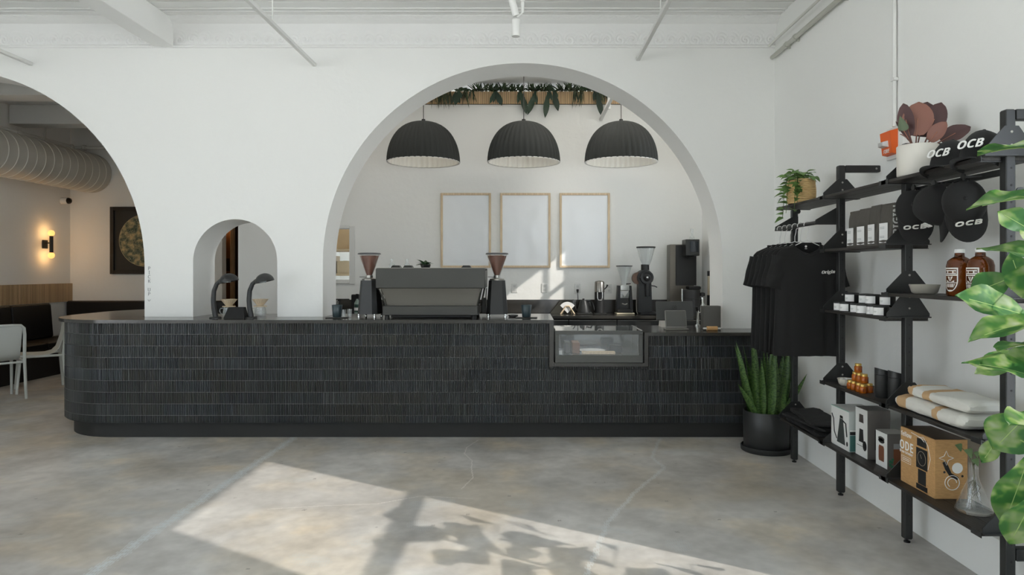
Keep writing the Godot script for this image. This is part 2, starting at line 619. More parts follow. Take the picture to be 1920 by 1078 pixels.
const WALL_D := 6.49
const WALL_B := 6.94
const CEIL := 3.88
const RIGHT := 2.37
const LEFT := -7.4
func room() -> void:
	struct(S().span(P(LEFT - 0.3, -0.2, -4.5), P(RIGHT + 0.3, 0.0, 13.6)), "floor", M.floor)
	struct(S().span(P(LEFT - 0.3, CEIL, -4.5), P(RIGHT + 0.3, CEIL + 0.2, 13.6)), "ceiling", M.ceiling)
	# the arched wall
	var o := []
	o.append_array([Vector2(LEFT, 0), Vector2(LEFT, CEIL), Vector2(RIGHT, CEIL), Vector2(RIGHT, 0), Vector2(1.875, 0)])
	o.append_array(arc(-0.025, 1.576, 1.9, 0, PI, 72))
	o.append_array([Vector2(-1.925, 0), Vector2(-2.358, 0)])
	o.append_array(arc(-2.758, 1.592, 0.4, 0, PI, 40))
	o.append_array([Vector2(-3.158, 0), Vector2(-3.62, 0)])
	o.append_array(arc(-5.5, 1.54, 1.88, 0, PI, 72))
	o.append_array([Vector2(-7.38, 0)])
	struct(S().extrude(V2(o), -WALL_B, -WALL_D), "wall_front", M.wall)
	struct(pierced(RIGHT, RIGHT + 0.2, -4.2, WALL_B, 0.0, CEIL, [[-3.3, -1.35, 0.5, 3.47], [-0.95, 0.7, 0.5, 3.47], [1.1, 2.67, 0.5, 3.47]]), "wall_right", M.wall)
	window(1, RIGHT + 0.1, 1.1, 2.67, 0.5, 3.47, true, [[2.41, 0.08]], [])
	window(2, RIGHT + 0.1, -0.95, 0.7, 0.5, 3.47, true, [[2.41, 0.08]], [])
	window(3, RIGHT + 0.1, -3.3, -1.35, 0.5, 3.47, true, [[2.41, 0.08]], [])
	struct(S().span(P(RIGHT - 0.135, 0.0, -4.2), P(RIGHT, 0.23, 6.02)), "baseboard_right", M.wall)
	struct(pierced_x(-4.4, -4.2, LEFT - 0.2, RIGHT + 0.2, 0.0, CEIL, [[0.5, 2.1, 0.5, 3.0]]), "wall_rear", M.wall)
	window(6, -4.3, 0.5, 2.1, 0.5, 3.0, false, [[2.2, 0.06]], [1.3])
	struct(pierced(LEFT - 0.2, LEFT, -4.2, 13.3, 0.0, CEIL, [[-3.6, -1.1, 0.5, 3.6], [-0.6, 2.1, 0.5, 3.6]]), "wall_left", M.wall)
	window(4, LEFT - 0.1, -3.6, -1.1, 0.5, 3.6, true, [[2.41, 0.08]], [])
	window(5, LEFT - 0.1, -0.6, 2.1, 0.5, 3.6, true, [[2.41, 0.08]], [])
	# bar room behind the arch
	struct(pierced_x(8.7, 8.85, -3.66, 2.25, 0.0, 3.62, [[-2.72, -2.24, 1.39, 2.04]]), "wall_back", M.wall)
	struct(pierced(2.25, 2.33, WALL_B, 13.3, 0.0, CEIL, [[6.97, 7.65, 1.0, 3.17]]), "wall_bar_side", M.wall)
	window(7, 2.3, 6.97, 7.65, 1.0, 3.17, true, [[2.7, 0.03]], [7.44])
	# storage room and passage beyond
	struct(S().span(P(-3.66, 0.0, 8.85), P(-3.56, CEIL, 13.1)), "wall_passage", M.wall)
	struct(pierced_x(13.1, 13.3, LEFT, 2.25, 0.0, CEIL, [[-3.0, 1.8, 1.0, 3.2]]), "wall_far", M.wall)
	window(8, 13.2, -3.0, 1.8, 1.0, 3.2, false, [], [-1.8, -0.6, 0.6])  # unseen window, added to brighten the ceiling and bar over the partition
	struct(S().span(P(LEFT, 0.0, 11.1), P(-4.93, CEIL, 11.25)), "wall_seating", M.wall)
	# casing round the hatch in the bar wall
	var c := S()
	for e in [[-2.76, -2.72], [-2.24, -2.17]]:
		c.cbox(P((e[0] + e[1]) / 2, 1.7, 8.69), Vector3(e[1] - e[0], 0.74, 0.02), 0.004)
	c.cbox(P(-2.48, 2.06, 8.69), Vector3(0.48, 0.04, 0.02), 0.004)
	c.cbox(P(-2.48, 1.365, 8.69), Vector3(0.48, 0.05, 0.024), 0.004)
	struct(c, "trim_1", M.white)
	cornice()
	overhead()

func cornice() -> void:
	# pressed metal frieze on top of the arched wall and flat bands of the pressed ceiling
	var N := 256
	var im := Image.create(N, N, false, Image.FORMAT_L8)
	for y in N:
		for x in N:
			var p := Vector2(fposmod(x, 128) - 64.0, y - 128.0)
			var s := 1.0 if x < 128 else -1.0
			var r := p.length()
			var w := sin(r * 0.19 + s * p.angle() * 2.0) * 0.5 + 0.5
			w *= clampf(1.4 - r / 90.0, 0.0, 1.0)
			var q := Vector2(fposmod(x + 64, 128) - 64.0, y - 128.0)
			w = maxf(w, (sin(q.angle() * 6.0) * 0.5 + 0.5) * clampf(1.0 - q.length() / 40.0, 0.0, 1.0))
			im.set_pixel(x, y, Color(w, w, w))
	var scroll := ImageTexture.create_from_image(im)
	var m := relief(mat(rgb(244, 244, 241), 0.6), scroll, 0.5)
	m.uv1_triplanar = true
	m.uv1_world_triplanar = true
	m.uv1_scale = Vector3(4.2, 4.2, 4.2)
	M.tin = m
	var prof := [Vector2(WALL_D, 3.62), Vector2(WALL_D - 0.022, 3.62), Vector2(WALL_D - 0.026, 3.635), Vector2(WALL_D - 0.012, 3.648), Vector2(WALL_D - 0.02, 3.70), Vector2(WALL_D - 0.035, 3.76), Vector2(WALL_D - 0.065, 3.81), Vector2(WALL_D - 0.07, 3.825), Vector2(WALL_D - 0.085, 3.83), Vector2(WALL_D - 0.1, 3.85), Vector2(WALL_D - 0.15, 3.872), Vector2(WALL_D - 0.15, CEIL), Vector2(WALL_D, CEIL)]
	var s := S()
	s.xf = Transform3D(Basis(Vector3(0, 0, -1), Vector3(0, 1, 0), Vector3(1, 0, 0)), Vector3.ZERO)
	s.extrude(V2(prof), LEFT, RIGHT, 0.8)
	struct(s, "trim_2", m)
	var b := S()
	for d in [6.24, 6.17, 6.02, 5.98, 5.6, 5.1, 4.6]:
		b.cbox(P((LEFT + RIGHT) / 2, CEIL - 0.006, d), Vector3(RIGHT - LEFT, 0.014, 0.018), 0.006)
	struct(b, "trim_3", M.ceiling)
	# boxed ceiling beam
	struct(S().cbox(P(-3.42, 3.75, 2.3), Vector3(0.2, 0.26, 8.3), 0.01), "trim_4", M.ceiling)
	# beams across the seating ceiling
	var k := S()
	k.cbox(P(-5.5, 3.74, 9.9), Vector3(3.76, 0.28, 0.3), 0.01)
	k.cbox(P(-5.5, 3.74, 8.3), Vector3(3.76, 0.28, 0.3), 0.01)
	struct(k, "trim_5", M.ceiling)

func overhead() -> void:
	var spots := [[-4.69, 3.465, "white ceiling track over the side of the banquette arch"], [-2.0, 3.455, "white ceiling track above the small arch with spotlights out of sight"], [1.07, 3.51, "white ceiling track over the right half of the big arch"]]
	for e in spots:
		var t := thing("ceiling_track", e[2], "light track", P(e[0], e[1], 3.8), 0.0, "ceiling tracks")
		put(S().cbox(Vector3(0, 0, 0), Vector3(0.036, 0.034, 5.36), 0.005), "rail", M.white, t)
		for z in [-1.6, 1.4]:
			put(S().tube([Vector3(0, 0.017, z), Vector3(0, CEIL - e[1], z)], 0.006, 8), "hanger_rod", M.white, t)
	var bt := thing("ceiling_track", "short white track inside the bar room behind the arch", "light track", P(0.96, 3.43, 7.8), 0.0)
	put(S().cbox(Vector3.ZERO, Vector3(0.04, 0.04, 1.78), 0.005), "rail", M.white, bt)
	put(S().tube([Vector3(0.04, 0.0, -0.35), Vector3(0.04, CEIL - 3.43, -0.35)], 0.02, 10), "hanger_rod", M.white, bt)
	# twin spotlight
	var sp := thing("spotlight", "white twin cylinder spotlight hanging above the crown of the arch", "spotlight", P(-0.05, 3.2, 4.95))
	put(S().tube([Vector3(0.03, 0.17, 0), Vector3(0.03, CEIL - 3.2, 0)], 0.012, 10), "stem", M.white, sp)
	put(S().cbox(Vector3(0.03, 0.36, 0), Vector3(0.035, 0.22, 0.035), 0.004), "driver_box", M.white, sp)
	put(S().tube([Vector3(-0.02, 0.0, 0), Vector3(-0.018, 0.12, 0)], 0.03, 20), "lamp_body", M.white, sp)
	put(S().tube([Vector3(-0.055, 0.28, 0.02), Vector3(-0.015, 0.15, 0)], 0.026, 20), "lamp_body", M.white, sp)
	put(S().tube([Vector3(0.03, 0.17, 0), Vector3(-0.01, 0.14, 0)], 0.008, 8), "yoke", M.white, sp)
	# pipes along the right wall
	var p := thing("sprinkler_pipe", "pale steel pipe strapped along the top of right wall", "pipe", P(2.335, 3.52, 3.0))
	put(S().tube([Vector3(0, 0, -3.46), Vector3(0, 0, 6.8)], 0.02, 14), "pipe", M.steel_pipe, p)
	for z in [-3.1, -2.9, -2.0, -0.6]:
		put(S().tube([Vector3(0, 0, z - 0.015), Vector3(0, 0, z + 0.015)], 0.027, 14), "coupling", M.steel_pipe, p)
		put(S().box(Vector3(0.022, 0, z), Vector3(0.03, 0.07, 0.02)), "strap", M.steel_pipe, p)
	put(S().tube([Vector3(-0.03, 0.11, -3.46), Vector3(-0.03, 0.11, 6.8)], 0.012, 10), "cable_conduit", M.pale_pipe, p)
	for z in [-2.05]:
		put(S().cbox(Vector3(-0.012, 0.12, z), Vector3(0.03, 0.2, 0.05), 0.004), "hanger_bracket", M.pale_pipe, p)
	var cd := thing("wall_conduit", "thin white vertical conduit down to the red alarm", "pipe", P(2.352, 2.42, 4.35))
	put(S().tube([Vector3(0, 0, 0), Vector3(0, CEIL - 2.42, 0)], 0.0125, 12), "pipe", M.white, cd)
	put(S().cbox(Vector3(0, 0.3, 0), Vector3(0.03, 0.02, 0.045), 0.003), "clip", M.white, cd)
	# fire alarm
	var red := mat(rgb(236, 100, 22), 0.4)
	var fa := thing("fire_alarm", "orange red fire alarm with clear strobe on white wall", "alarm", P(2.37, 2.265, 4.36))
	fa.rotation.y = 0.0
	var body := S()
	body.xf = Transform3D(Basis(Vector3(0, 0, 1), Vector3(0, 1, 0), Vector3(-1, 0, 0)), Vector3.ZERO)
	body.hexa([Vector3(-0.066, -0.03, 0), Vector3(0.066, -0.03, 0), Vector3(0.06, -0.02, 0.06), Vector3(-0.06, -0.02, 0.06), Vector3(-0.066, 0.14, 0), Vector3(0.066, 0.14, 0), Vector3(0.06, 0.12, 0.075), Vector3(-0.06, 0.12, 0.075)])
	put(body, "housing", red, fa)
	put(S().cbox(Vector3(-0.01, 0.05, 0.0), Vector3(0.03, 0.2, 0.15), 0.003), "back_box", M.white, fa)
	var lens := S()
	lens.hexa([Vector3(-0.055, 0.02, -0.045), Vector3(-0.055, 0.02, 0.03), Vector3(-0.1, 0.03, 0.02), Vector3(-0.1, 0.03, -0.035), Vector3(-0.06, 0.065, -0.045), Vector3(-0.06, 0.065, 0.03), Vector3(-0.1, 0.055, 0.02), Vector3(-0.1, 0.055, -0.035)])
	put(lens, "strobe_lens", mat(rgb(214, 214, 212), 0.15, 0.4), fa)
	words("FIRE", 0.024, M.print_white, fa, Transform3D(Basis(Vector3(0, 0, 1), Vector3(0, 1, 0), Vector3(-1, 0, 0)), Vector3(-0.064, -0.002, 0.0)), "Droid Sans", true)
	# lettering on the wall beside the pickup end
	var pk := thing("wall_sign", "small grey stacked PICK UP lettering with arrow on arched wall", "sign", P(-3.575, 1.22, WALL_D - 0.002))
	var k := 0
	for ch in ["P", "I", "C", "K", "", "U", "P"]:
		if ch != "":
			words(ch, 0.032, M.print_grey, pk, Transform3D(Basis(), Vector3(0, 0.305 - k * 0.0405, 0)), "Droid Sans", false, 0.002, "letter")
		k += 1
	put(S().tube([Vector3(-0.012, 0.008, 0.001), Vector3(0, -0.008, 0.001), Vector3(0.012, 0.008, 0.001)], 0.002, 5), "arrow", M.print_grey, pk)

func left_room() -> void:
	# slatted wood strip above the bench along the left wall: 3 px slats, joined
	var s := S()
	s.tint = true
	rng.seed = 11
	var d := 7.2
	while d < 11.08:
		var k := rng.randf_range(0.75, 1.1)
		s.col = Color(0.55 * k, 0.38 * k, 0.215 * k)
		s.box(P(LEFT + 0.025 + rng.randf_range(0, 0.003), 1.155, d + 0.011), Vector3(0.03, 0.29, 0.021))
		d += 0.0245
	var wp := Node3D.new()
	wp.name = "trim_7"
	add_child(wp)
	wp.set_meta("kind", "structure")
	wp.position = P(LEFT, 1.01, 9.1)
	s.xf = Transform3D()
	var slats := put(s, "slats", M.slat, wp)
	slats.position = -wp.position
	slats.set_meta("kind", "stuff")
	put(S().box(Vector3(0.004, 0.145, 0), Vector3(0.008, 0.29, 3.9)), "backing", M.soft_black, wp)
	# bench: two straight runs that meet in the corner
	var b := thing("banquette_bench", "long black upholstered bench along the wall with wood slats", "bench", P(-7.08, 0, 8.84))
	put(S().cbox(Vector3(0, 0.2, 0), Vector3(0.62, 0.4, 3.28), 0.01), "base", M.soft_black, b)
	for k in 4:
		put(S().cbox(Vector3(0.02, 0.44, -1.23 + k * 0.82), Vector3(0.62, 0.085, 0.81), 0.02), "seat_cushion", M.leather, b)
		var bk := S()
		bk.xf = Transform3D(Basis(Vector3(0, 0, 1), 0.08), Vector3(-0.22, 0.745, -1.23 + k * 0.82))
		bk.cbox(Vector3.ZERO, Vector3(0.11, 0.52, 0.81), 0.025)
		put(bk, "back_cushion", M.leather, b)
	var b2 := thing("banquette_bench", "black upholstered bench along the wall under the round picture", "bench", P(-6.05, 0, 10.78))
	put(S().cbox(Vector3(0, 0.2, 0), Vector3(2.66, 0.4, 0.6), 0.01), "base", M.soft_black, b2)
	for k in 2:
		put(S().cbox(Vector3(-0.665 + k * 1.33, 0.44, -0.01), Vector3(1.32, 0.085, 0.6), 0.02), "seat_cushion", M.leather, b2)
		put(S().cbox(Vector3(-0.665 + k * 1.33, 0.755, -0.23), Vector3(1.32, 0.53, 0.12), 0.025), "back_cushion", M.leather, b2)
	# picture
	var pic := thing("framed_picture", "square black framed picture with round floral print on wall", "picture", P(-6.17, 1.45, 11.095))
	var fr := S()
	for e in [[-0.53, 0.545, 0.06, 1.09], [0.53, 0.545, 0.06, 1.09], [0, 0.03, 1.0, 0.06], [0, 1.06, 1.0, 0.06]]:
		fr.cbox(Vector3(e[0], e[1], 0.02), Vector3(e[2], e[3], 0.045), 0.004)
	put(fr, "frame", M.black, pic)
	put(S().box(Vector3(0, 0.545, 0.01), Vector3(1.0, 0.97, 0.012)), "mount", mat(rgb(58, 58, 56), 0.8), pic)
	var N := 384
	var im := Image.create(N, N, false, Image.FORMAT_RGB8)
	var f := FastNoiseLite.new()
	f.seed = 5
	f.frequency = 0.018
	f.fractal_octaves = 3
	var g := FastNoiseLite.new()
	g.seed = 8
	g.noise_type = FastNoiseLite.TYPE_CELLULAR
	g.frequency = 0.05
	for y in N:
		for x in N:
			var a := f.get_noise_2d(x, y)
			var lines := absf(sin(a * 14.0 + x * 0.03))
			var c := Color8(58, 76, 62).lerp(Color8(196, 172, 124), clampf(a + 0.45, 0, 1))
			if lines < 0.16:
				c = Color8(206, 198, 170)
			if g.get_noise_2d(x, y) < -0.86:
				c = Color8(164, 112, 92)
			if Vector2(x - 236, (y - 206) * 1.25).length() < 46:
				c = Color8(226, 216, 190)
			if Vector2(x - 260, y - 300).length() < 54:
				c = c.lerp(Color8(206, 164, 90), 0.6)
			if absf(x - 196 - sin(y * 0.04) * 6.0) < 5:
				c = Color8(196, 182, 140)
			im.set_pixel(x, y, c)
	var pm := mat(Color.WHITE, 0.6)
	pm.albedo_texture = ImageTexture.create_from_image(im)
	var disc := S()
	for k in 64:
		var a0 := TAU * k / 64
		var a1 := TAU * (k + 1) / 64
		var nz := Vector3(0, 0, 1)
		disc.t(Vector3(0, 0, 0), Vector3(cos(a0), sin(a0), 0) * 0.42, Vector3(cos(a1), sin(a1), 0) * 0.42, nz, nz, nz)
	for v in disc.v:
		disc.u.append(Vector2(0.5 + v.x / 0.84, 0.5 - v.y / 0.84))
	var dk := put(disc, "round_print", pm, pic)
	dk.position = Vector3(0, 0.545, 0.0175)
	var rim := S()
	rim.xf = Transform3D(Basis(Vector3(1, 0, 0), PI / 2), Vector3(0, 0.545, 0.017))
	rim.lathe([Vector2(0.424, -0.002), Vector2(0.424, 0.002), Vector2(0.418, 0.002)], 64)
	put(rim, "print_rim", mat(rgb(190, 176, 140), 0.5, 0.3), pic)
	# round air duct
	var du := thing("spiral_duct", "big round grey spiral air duct under the seating ceiling", "duct", P(-7.03, 3.08, 9.0))
	put(S().tube([Vector3(0, 0, -2.09), Vector3(0, 0, 2.0)], 0.31, 40), "duct", mat(rgb(206, 204, 196), 0.5, 0.2), du)
	for k in 23:
		var z := -1.95 + k * 0.172
		var ring := S()
		ring.xf = Transform3D(Basis(Vector3(1, 0, 0), PI / 2), Vector3(0, 0, z))
		ring.lathe([Vector2(0.309, -0.008), Vector2(0.317, -0.003), Vector2(0.317, 0.003), Vector2(0.309, 0.008)], 40, 0.2)
		put(ring, "seam", mat(rgb(224, 222, 212), 0.5, 0.1) if k == 0 else (du.get_node("seam") as MeshInstance3D).material_override, du)
	for z in [-1.0, 0.9]:
		put(S().tube([Vector3(0, 0.31, z), Vector3(0, CEIL - 3.08, z)], 0.008, 6), "hanger_rod", M.steel_pipe, du)
	var sp := thing("sprinkler_pipe", "white sprinkler pipe above the round air duct", "pipe", P(-7.13, 3.45, 9.0))
	put(S().tube([Vector3(0, 0, 2.0), Vector3(0, 0, -1.78), Vector3(0.02, 0, -1.8), Vector3(0.9, 0, -1.8)], 0.024, 12), "pipe", M.pale_pipe, sp)
	for p in [Vector3(0, 0, -0.6), Vector3(0, 0, -1.72), Vector3(0.16, 0, -1.8), Vector3(0, 0, 0.6)]:
		put(S().cbox(p, Vector3(0.075, 0.075, 0.075), 0.02), "fitting", M.pale_pipe, sp)
	for z in [-1.1, -0.2, 0.9]:
		put(S().tube([Vector3(0, 0, z), Vector3(0, CEIL - 3.45, z)], 0.006, 6), "hanger_rod", M.pale_pipe, sp)
	# wall camera
	var wc := thing("security_camera", "small white wall camera with black dome lens by corner", "camera", P(LEFT, 2.62, 10.9))
	put(S().tube([Vector3(0, 0, 0), Vector3(0.1, 0, 0.0)], 0.055, 20), "housing", M.white, wc)
	put(S().tube([Vector3(0.1, 0, 0), Vector3(0.13, -0.005, 0.01), Vector3(0.15, -0.01, 0.015)], [0.05, 0.045, 0.02], 20), "lens", M.black, wc)
	# sconces
	var bulb := mat(rgb(255, 222, 160), 0.3)
	bulb.emission_enabled = true
	bulb.emission = Color(1.0, 0.78, 0.42)
	bulb.emission_energy_multiplier = 1.6
	var k2 := 0
	for dd in [10.5, 9.05]:
		var sc := thing("wall_sconce", ["black up and down wall lamp beside the round picture corner", "black up and down wall lamp over the middle of the long bench"][k2], "wall lamp", P(LEFT, 1.91, dd), 0.0, "sconces above the long bench")
		put(S().cbox(Vector3(0.012, 0, 0.0), Vector3(0.024, 0.13, 0.1), 0.004), "wall_plate", M.black, sc)
		put(S().tube([Vector3(0.02, 0.02, 0), Vector3(0.1, 0.02, 0)], 0.01, 8), "arm", M.black, sc)
		put(S().lathe([Vector2(0, -0.13), Vector2(0.026, -0.13), Vector2(0.026, 0.13), Vector2(0, 0.13)], 18), "tube", M.black, sc).position = Vector3(0.11, 0, 0)
		for e in [-1.0, 1.0]:
			put(S().lathe([Vector2(0, -0.05), Vector2(0.025, -0.043), Vector2(0.043, -0.02), Vector2(0.047, 0), Vector2(0.043, 0.02), Vector2(0.025, 0.043), Vector2(0, 0.05)], 18, 0.2), "bulb", bulb, sc).position = Vector3(0.11, e * 0.17, 0)
			var l := OmniLight3D.new()
			l.name = "lamp_light"
			l.light_color = Color(1.0, 0.77, 0.5)
			l.light_energy = 0.046
			l.light_size = 0.04
			l.omni_range = 12.0
			l.omni_attenuation = 2.0
			l.shadow_enabled = true
			sc.add_child(l, true)
			l.position = Vector3(0.11, e * 0.17, 0)
		k2 += 1
	# chairs
	var ch := make_chair("pale grey metal frame chair with curved shell beside the counter end")
	ch.position = P(-6.14, 0, 8.62)
	ch.rotation.y = atan2(-0.39, 0.31)
	copy(ch, P(-6.23, 0, 8.0), atan2(-0.78, -0.62), "pale grey armed chair with its back turned, in front of another")
	# passage with a warm lamp
	struct(S().span(P(-6.6, 0, 13.05), P(-5.62, CEIL, 13.1)), "wall_brown", mat(rgb(120, 88, 60), 0.7))
	struct(S().cbox(P(-5.585, 1.35, 13.03), Vector3(0.07, 2.7, 0.08), 0.005), "trim_6", M.wood)
	struct(S().cbox(P(-5.0, 1.3, 13.06), Vector3(1.08, 2.6, 0.06), 0.005), "door_1", mat(rgb(44, 34, 27), 0.5))
	one(S().cbox(Vector3.ZERO, Vector3(0.13, 0.24, 0.02), 0.004), "framed_picture", M.black, "tiny dark framed picture in the brown passage", "picture", P(-5.71, 1.62, 13.035))
	var pl := thing("wall_lamp", "small warm lamp shining in the brown passage", "wall lamp", P(-5.8, 2.42, 13.05))
	put(S().cbox(Vector3(0, 0, 0.03), Vector3(0.06, 0.05, 0.06), 0.006), "holder", M.black, pl)
	put(S().lathe([Vector2(0, -0.04), Vector2(0.03, -0.02), Vector2(0.035, 0), Vector2(0.03, 0.02), Vector2(0, 0.04)], 14, 0.2), "bulb", bulb, pl).position = Vector3(0, -0.055, 0.05)
	var pl2 := OmniLight3D.new()
	pl2.name = "lamp_light"
	pl2.light_color = Color(1.0, 0.7, 0.4)
	pl2.light_energy = 0.08
	pl2.light_size = 0.04
	pl2.omni_range = 12.0
	pl2.omni_attenuation = 2.0
	pl2.shadow_enabled = true
	pl.add_child(pl2)
	pl2.position = Vector3(0, -0.055, 0.05)

func make_chair(label: String) -> Node3D:
	var m := mat(rgb(206, 210, 206), 0.5)
	var t := thing("metal_chair", label, "chair", Vector3.ZERO, 0.0, "pale chairs by the bench")
	for s in [-1.0, 1.0]:
		put(S().tube([Vector3(s * 0.235, 0, 0.235), Vector3(s * 0.222, 0.452, 0.2)], [0.015, 0.018], 12), "leg", m, t)
		put(S().tube([Vector3(s * 0.245, 0, -0.27), Vector3(s * 0.238, 0.45, -0.235), Vector3(s * 0.232, 0.75, -0.262), Vector3(s * 0.222, 0.83, -0.272), Vector3(s * 0.19, 0.862, -0.277), Vector3(s * 0.1, 0.868, -0.282), Vector3(0, 0.868, -0.285)], [0.015, 0.018, 0.018, 0.018, 0.018, 0.017, 0.017], 12), "leg", m, t)
		put(S().tube([Vector3(s * 0.222, 0.445, 0.2), Vector3(s * 0.238, 0.445, -0.235)], 0.015, 10), "side_rail", m, t)
	put(S().tube([Vector3(-0.222, 0.44, 0.2), Vector3(0.222, 0.44, 0.2)], 0.014, 10), "front_rail", m, t)
	put(S().tube([Vector3(-0.238, 0.43, -0.225), Vector3(0.238, 0.43, -0.225)], 0.013, 10), "back_rail", m, t)
	var rows := []
	var back := []
	var cv := [[0.235, 0.455], [0.225, 0.466], [0.19, 0.47], [0.05, 0.462], [-0.07, 0.462], [-0.14, 0.48], [-0.185, 0.53], [-0.215, 0.62], [-0.24, 0.72], [-0.262, 0.81], [-0.272, 0.855]]
	for k in cv.size():
		var a := []
		var b := []
		var w := 0.215 if k < 6 else 0.205
		for j in 9:
			var uu := -1.0 + j / 4.0
			var dip := (1.0 - uu * uu) * (0.012 if k < 5 else 0.02)
			var p := Vector3(uu * w, cv[k][1] - (dip if k < 5 else 0.0), cv[k][0] - (dip if k >= 5 else 0.0))
			a.append(p)
			b.append(p + (Vector3(0, -0.012, 0) if k < 5 else Vector3(0, 0, -0.012)))
		rows.append(a)
		back.append(b)
	var sh := S()
	sh.grid(rows, false, true)
	sh.grid(back)
	for k in rows.size() - 1:
		for j in [0, 8]:
			sh.flat(rows[k][j], rows[k + 1][j], back[k + 1][j], back[k][j], Vector3(signf(j - 4), 0, 0))
	put(sh, "seat_shell", m, t)
	return t

func path_at(len_: float) -> Array:
	# walks the tiled face from the right end along the front, round the corner and back; returns [point(x, depth), outward normal]
	var c := Vector2(-3.74, 6.79)
	var straight := 2.225 - c.x
	if len_ <= straight:
		return [Vector2(2.225 - len_, 6.09), Vector2(0, -1)]
	len_ -= straight
	var al := 0.7 * PI / 2
	if len_ <= al:
		var a := len_ / 0.7
		var n := Vector2(-sin(a), -cos(a))
		return [c + n * 0.7, n]
	return [Vector2(c.x - 0.7, c.y + len_ - al), Vector2(-1, 0)]

func end_outline(r: float, front: float, right: float, notch := true) -> PackedVector2Array:
	# outline in (x, depth) of the counter with its round end; r is the corner radius round (-3.74, 6.79)
	var o := [Vector2(right, front)]
	for k in 17:
		var a := PI / 2 * k / 16
		o.append(Vector2(-3.74 - r * sin(a), 6.79 - r * cos(a)))
	for k in 17:
		var a := PI / 2 * k / 16
		o.append(Vector2(-3.74 - r * cos(a), 7.25 + r * sin(a)))
	o.append(Vector2(-3.64, 7.25 + r))
	o.append(Vector2(-3.64, 6.475))
	if notch:
		o.append_array([Vector2(-3.145, 6.475), Vector2(-3.145, 6.93), Vector2(-2.37, 6.93), Vector2(-2.37, 6.475), Vector2(-1.91, 6.475), Vector2(-1.91, 6.93), Vector2(right, 6.93)])
	else:
		o.append(Vector2(right, 6.475))
	return V2(o)

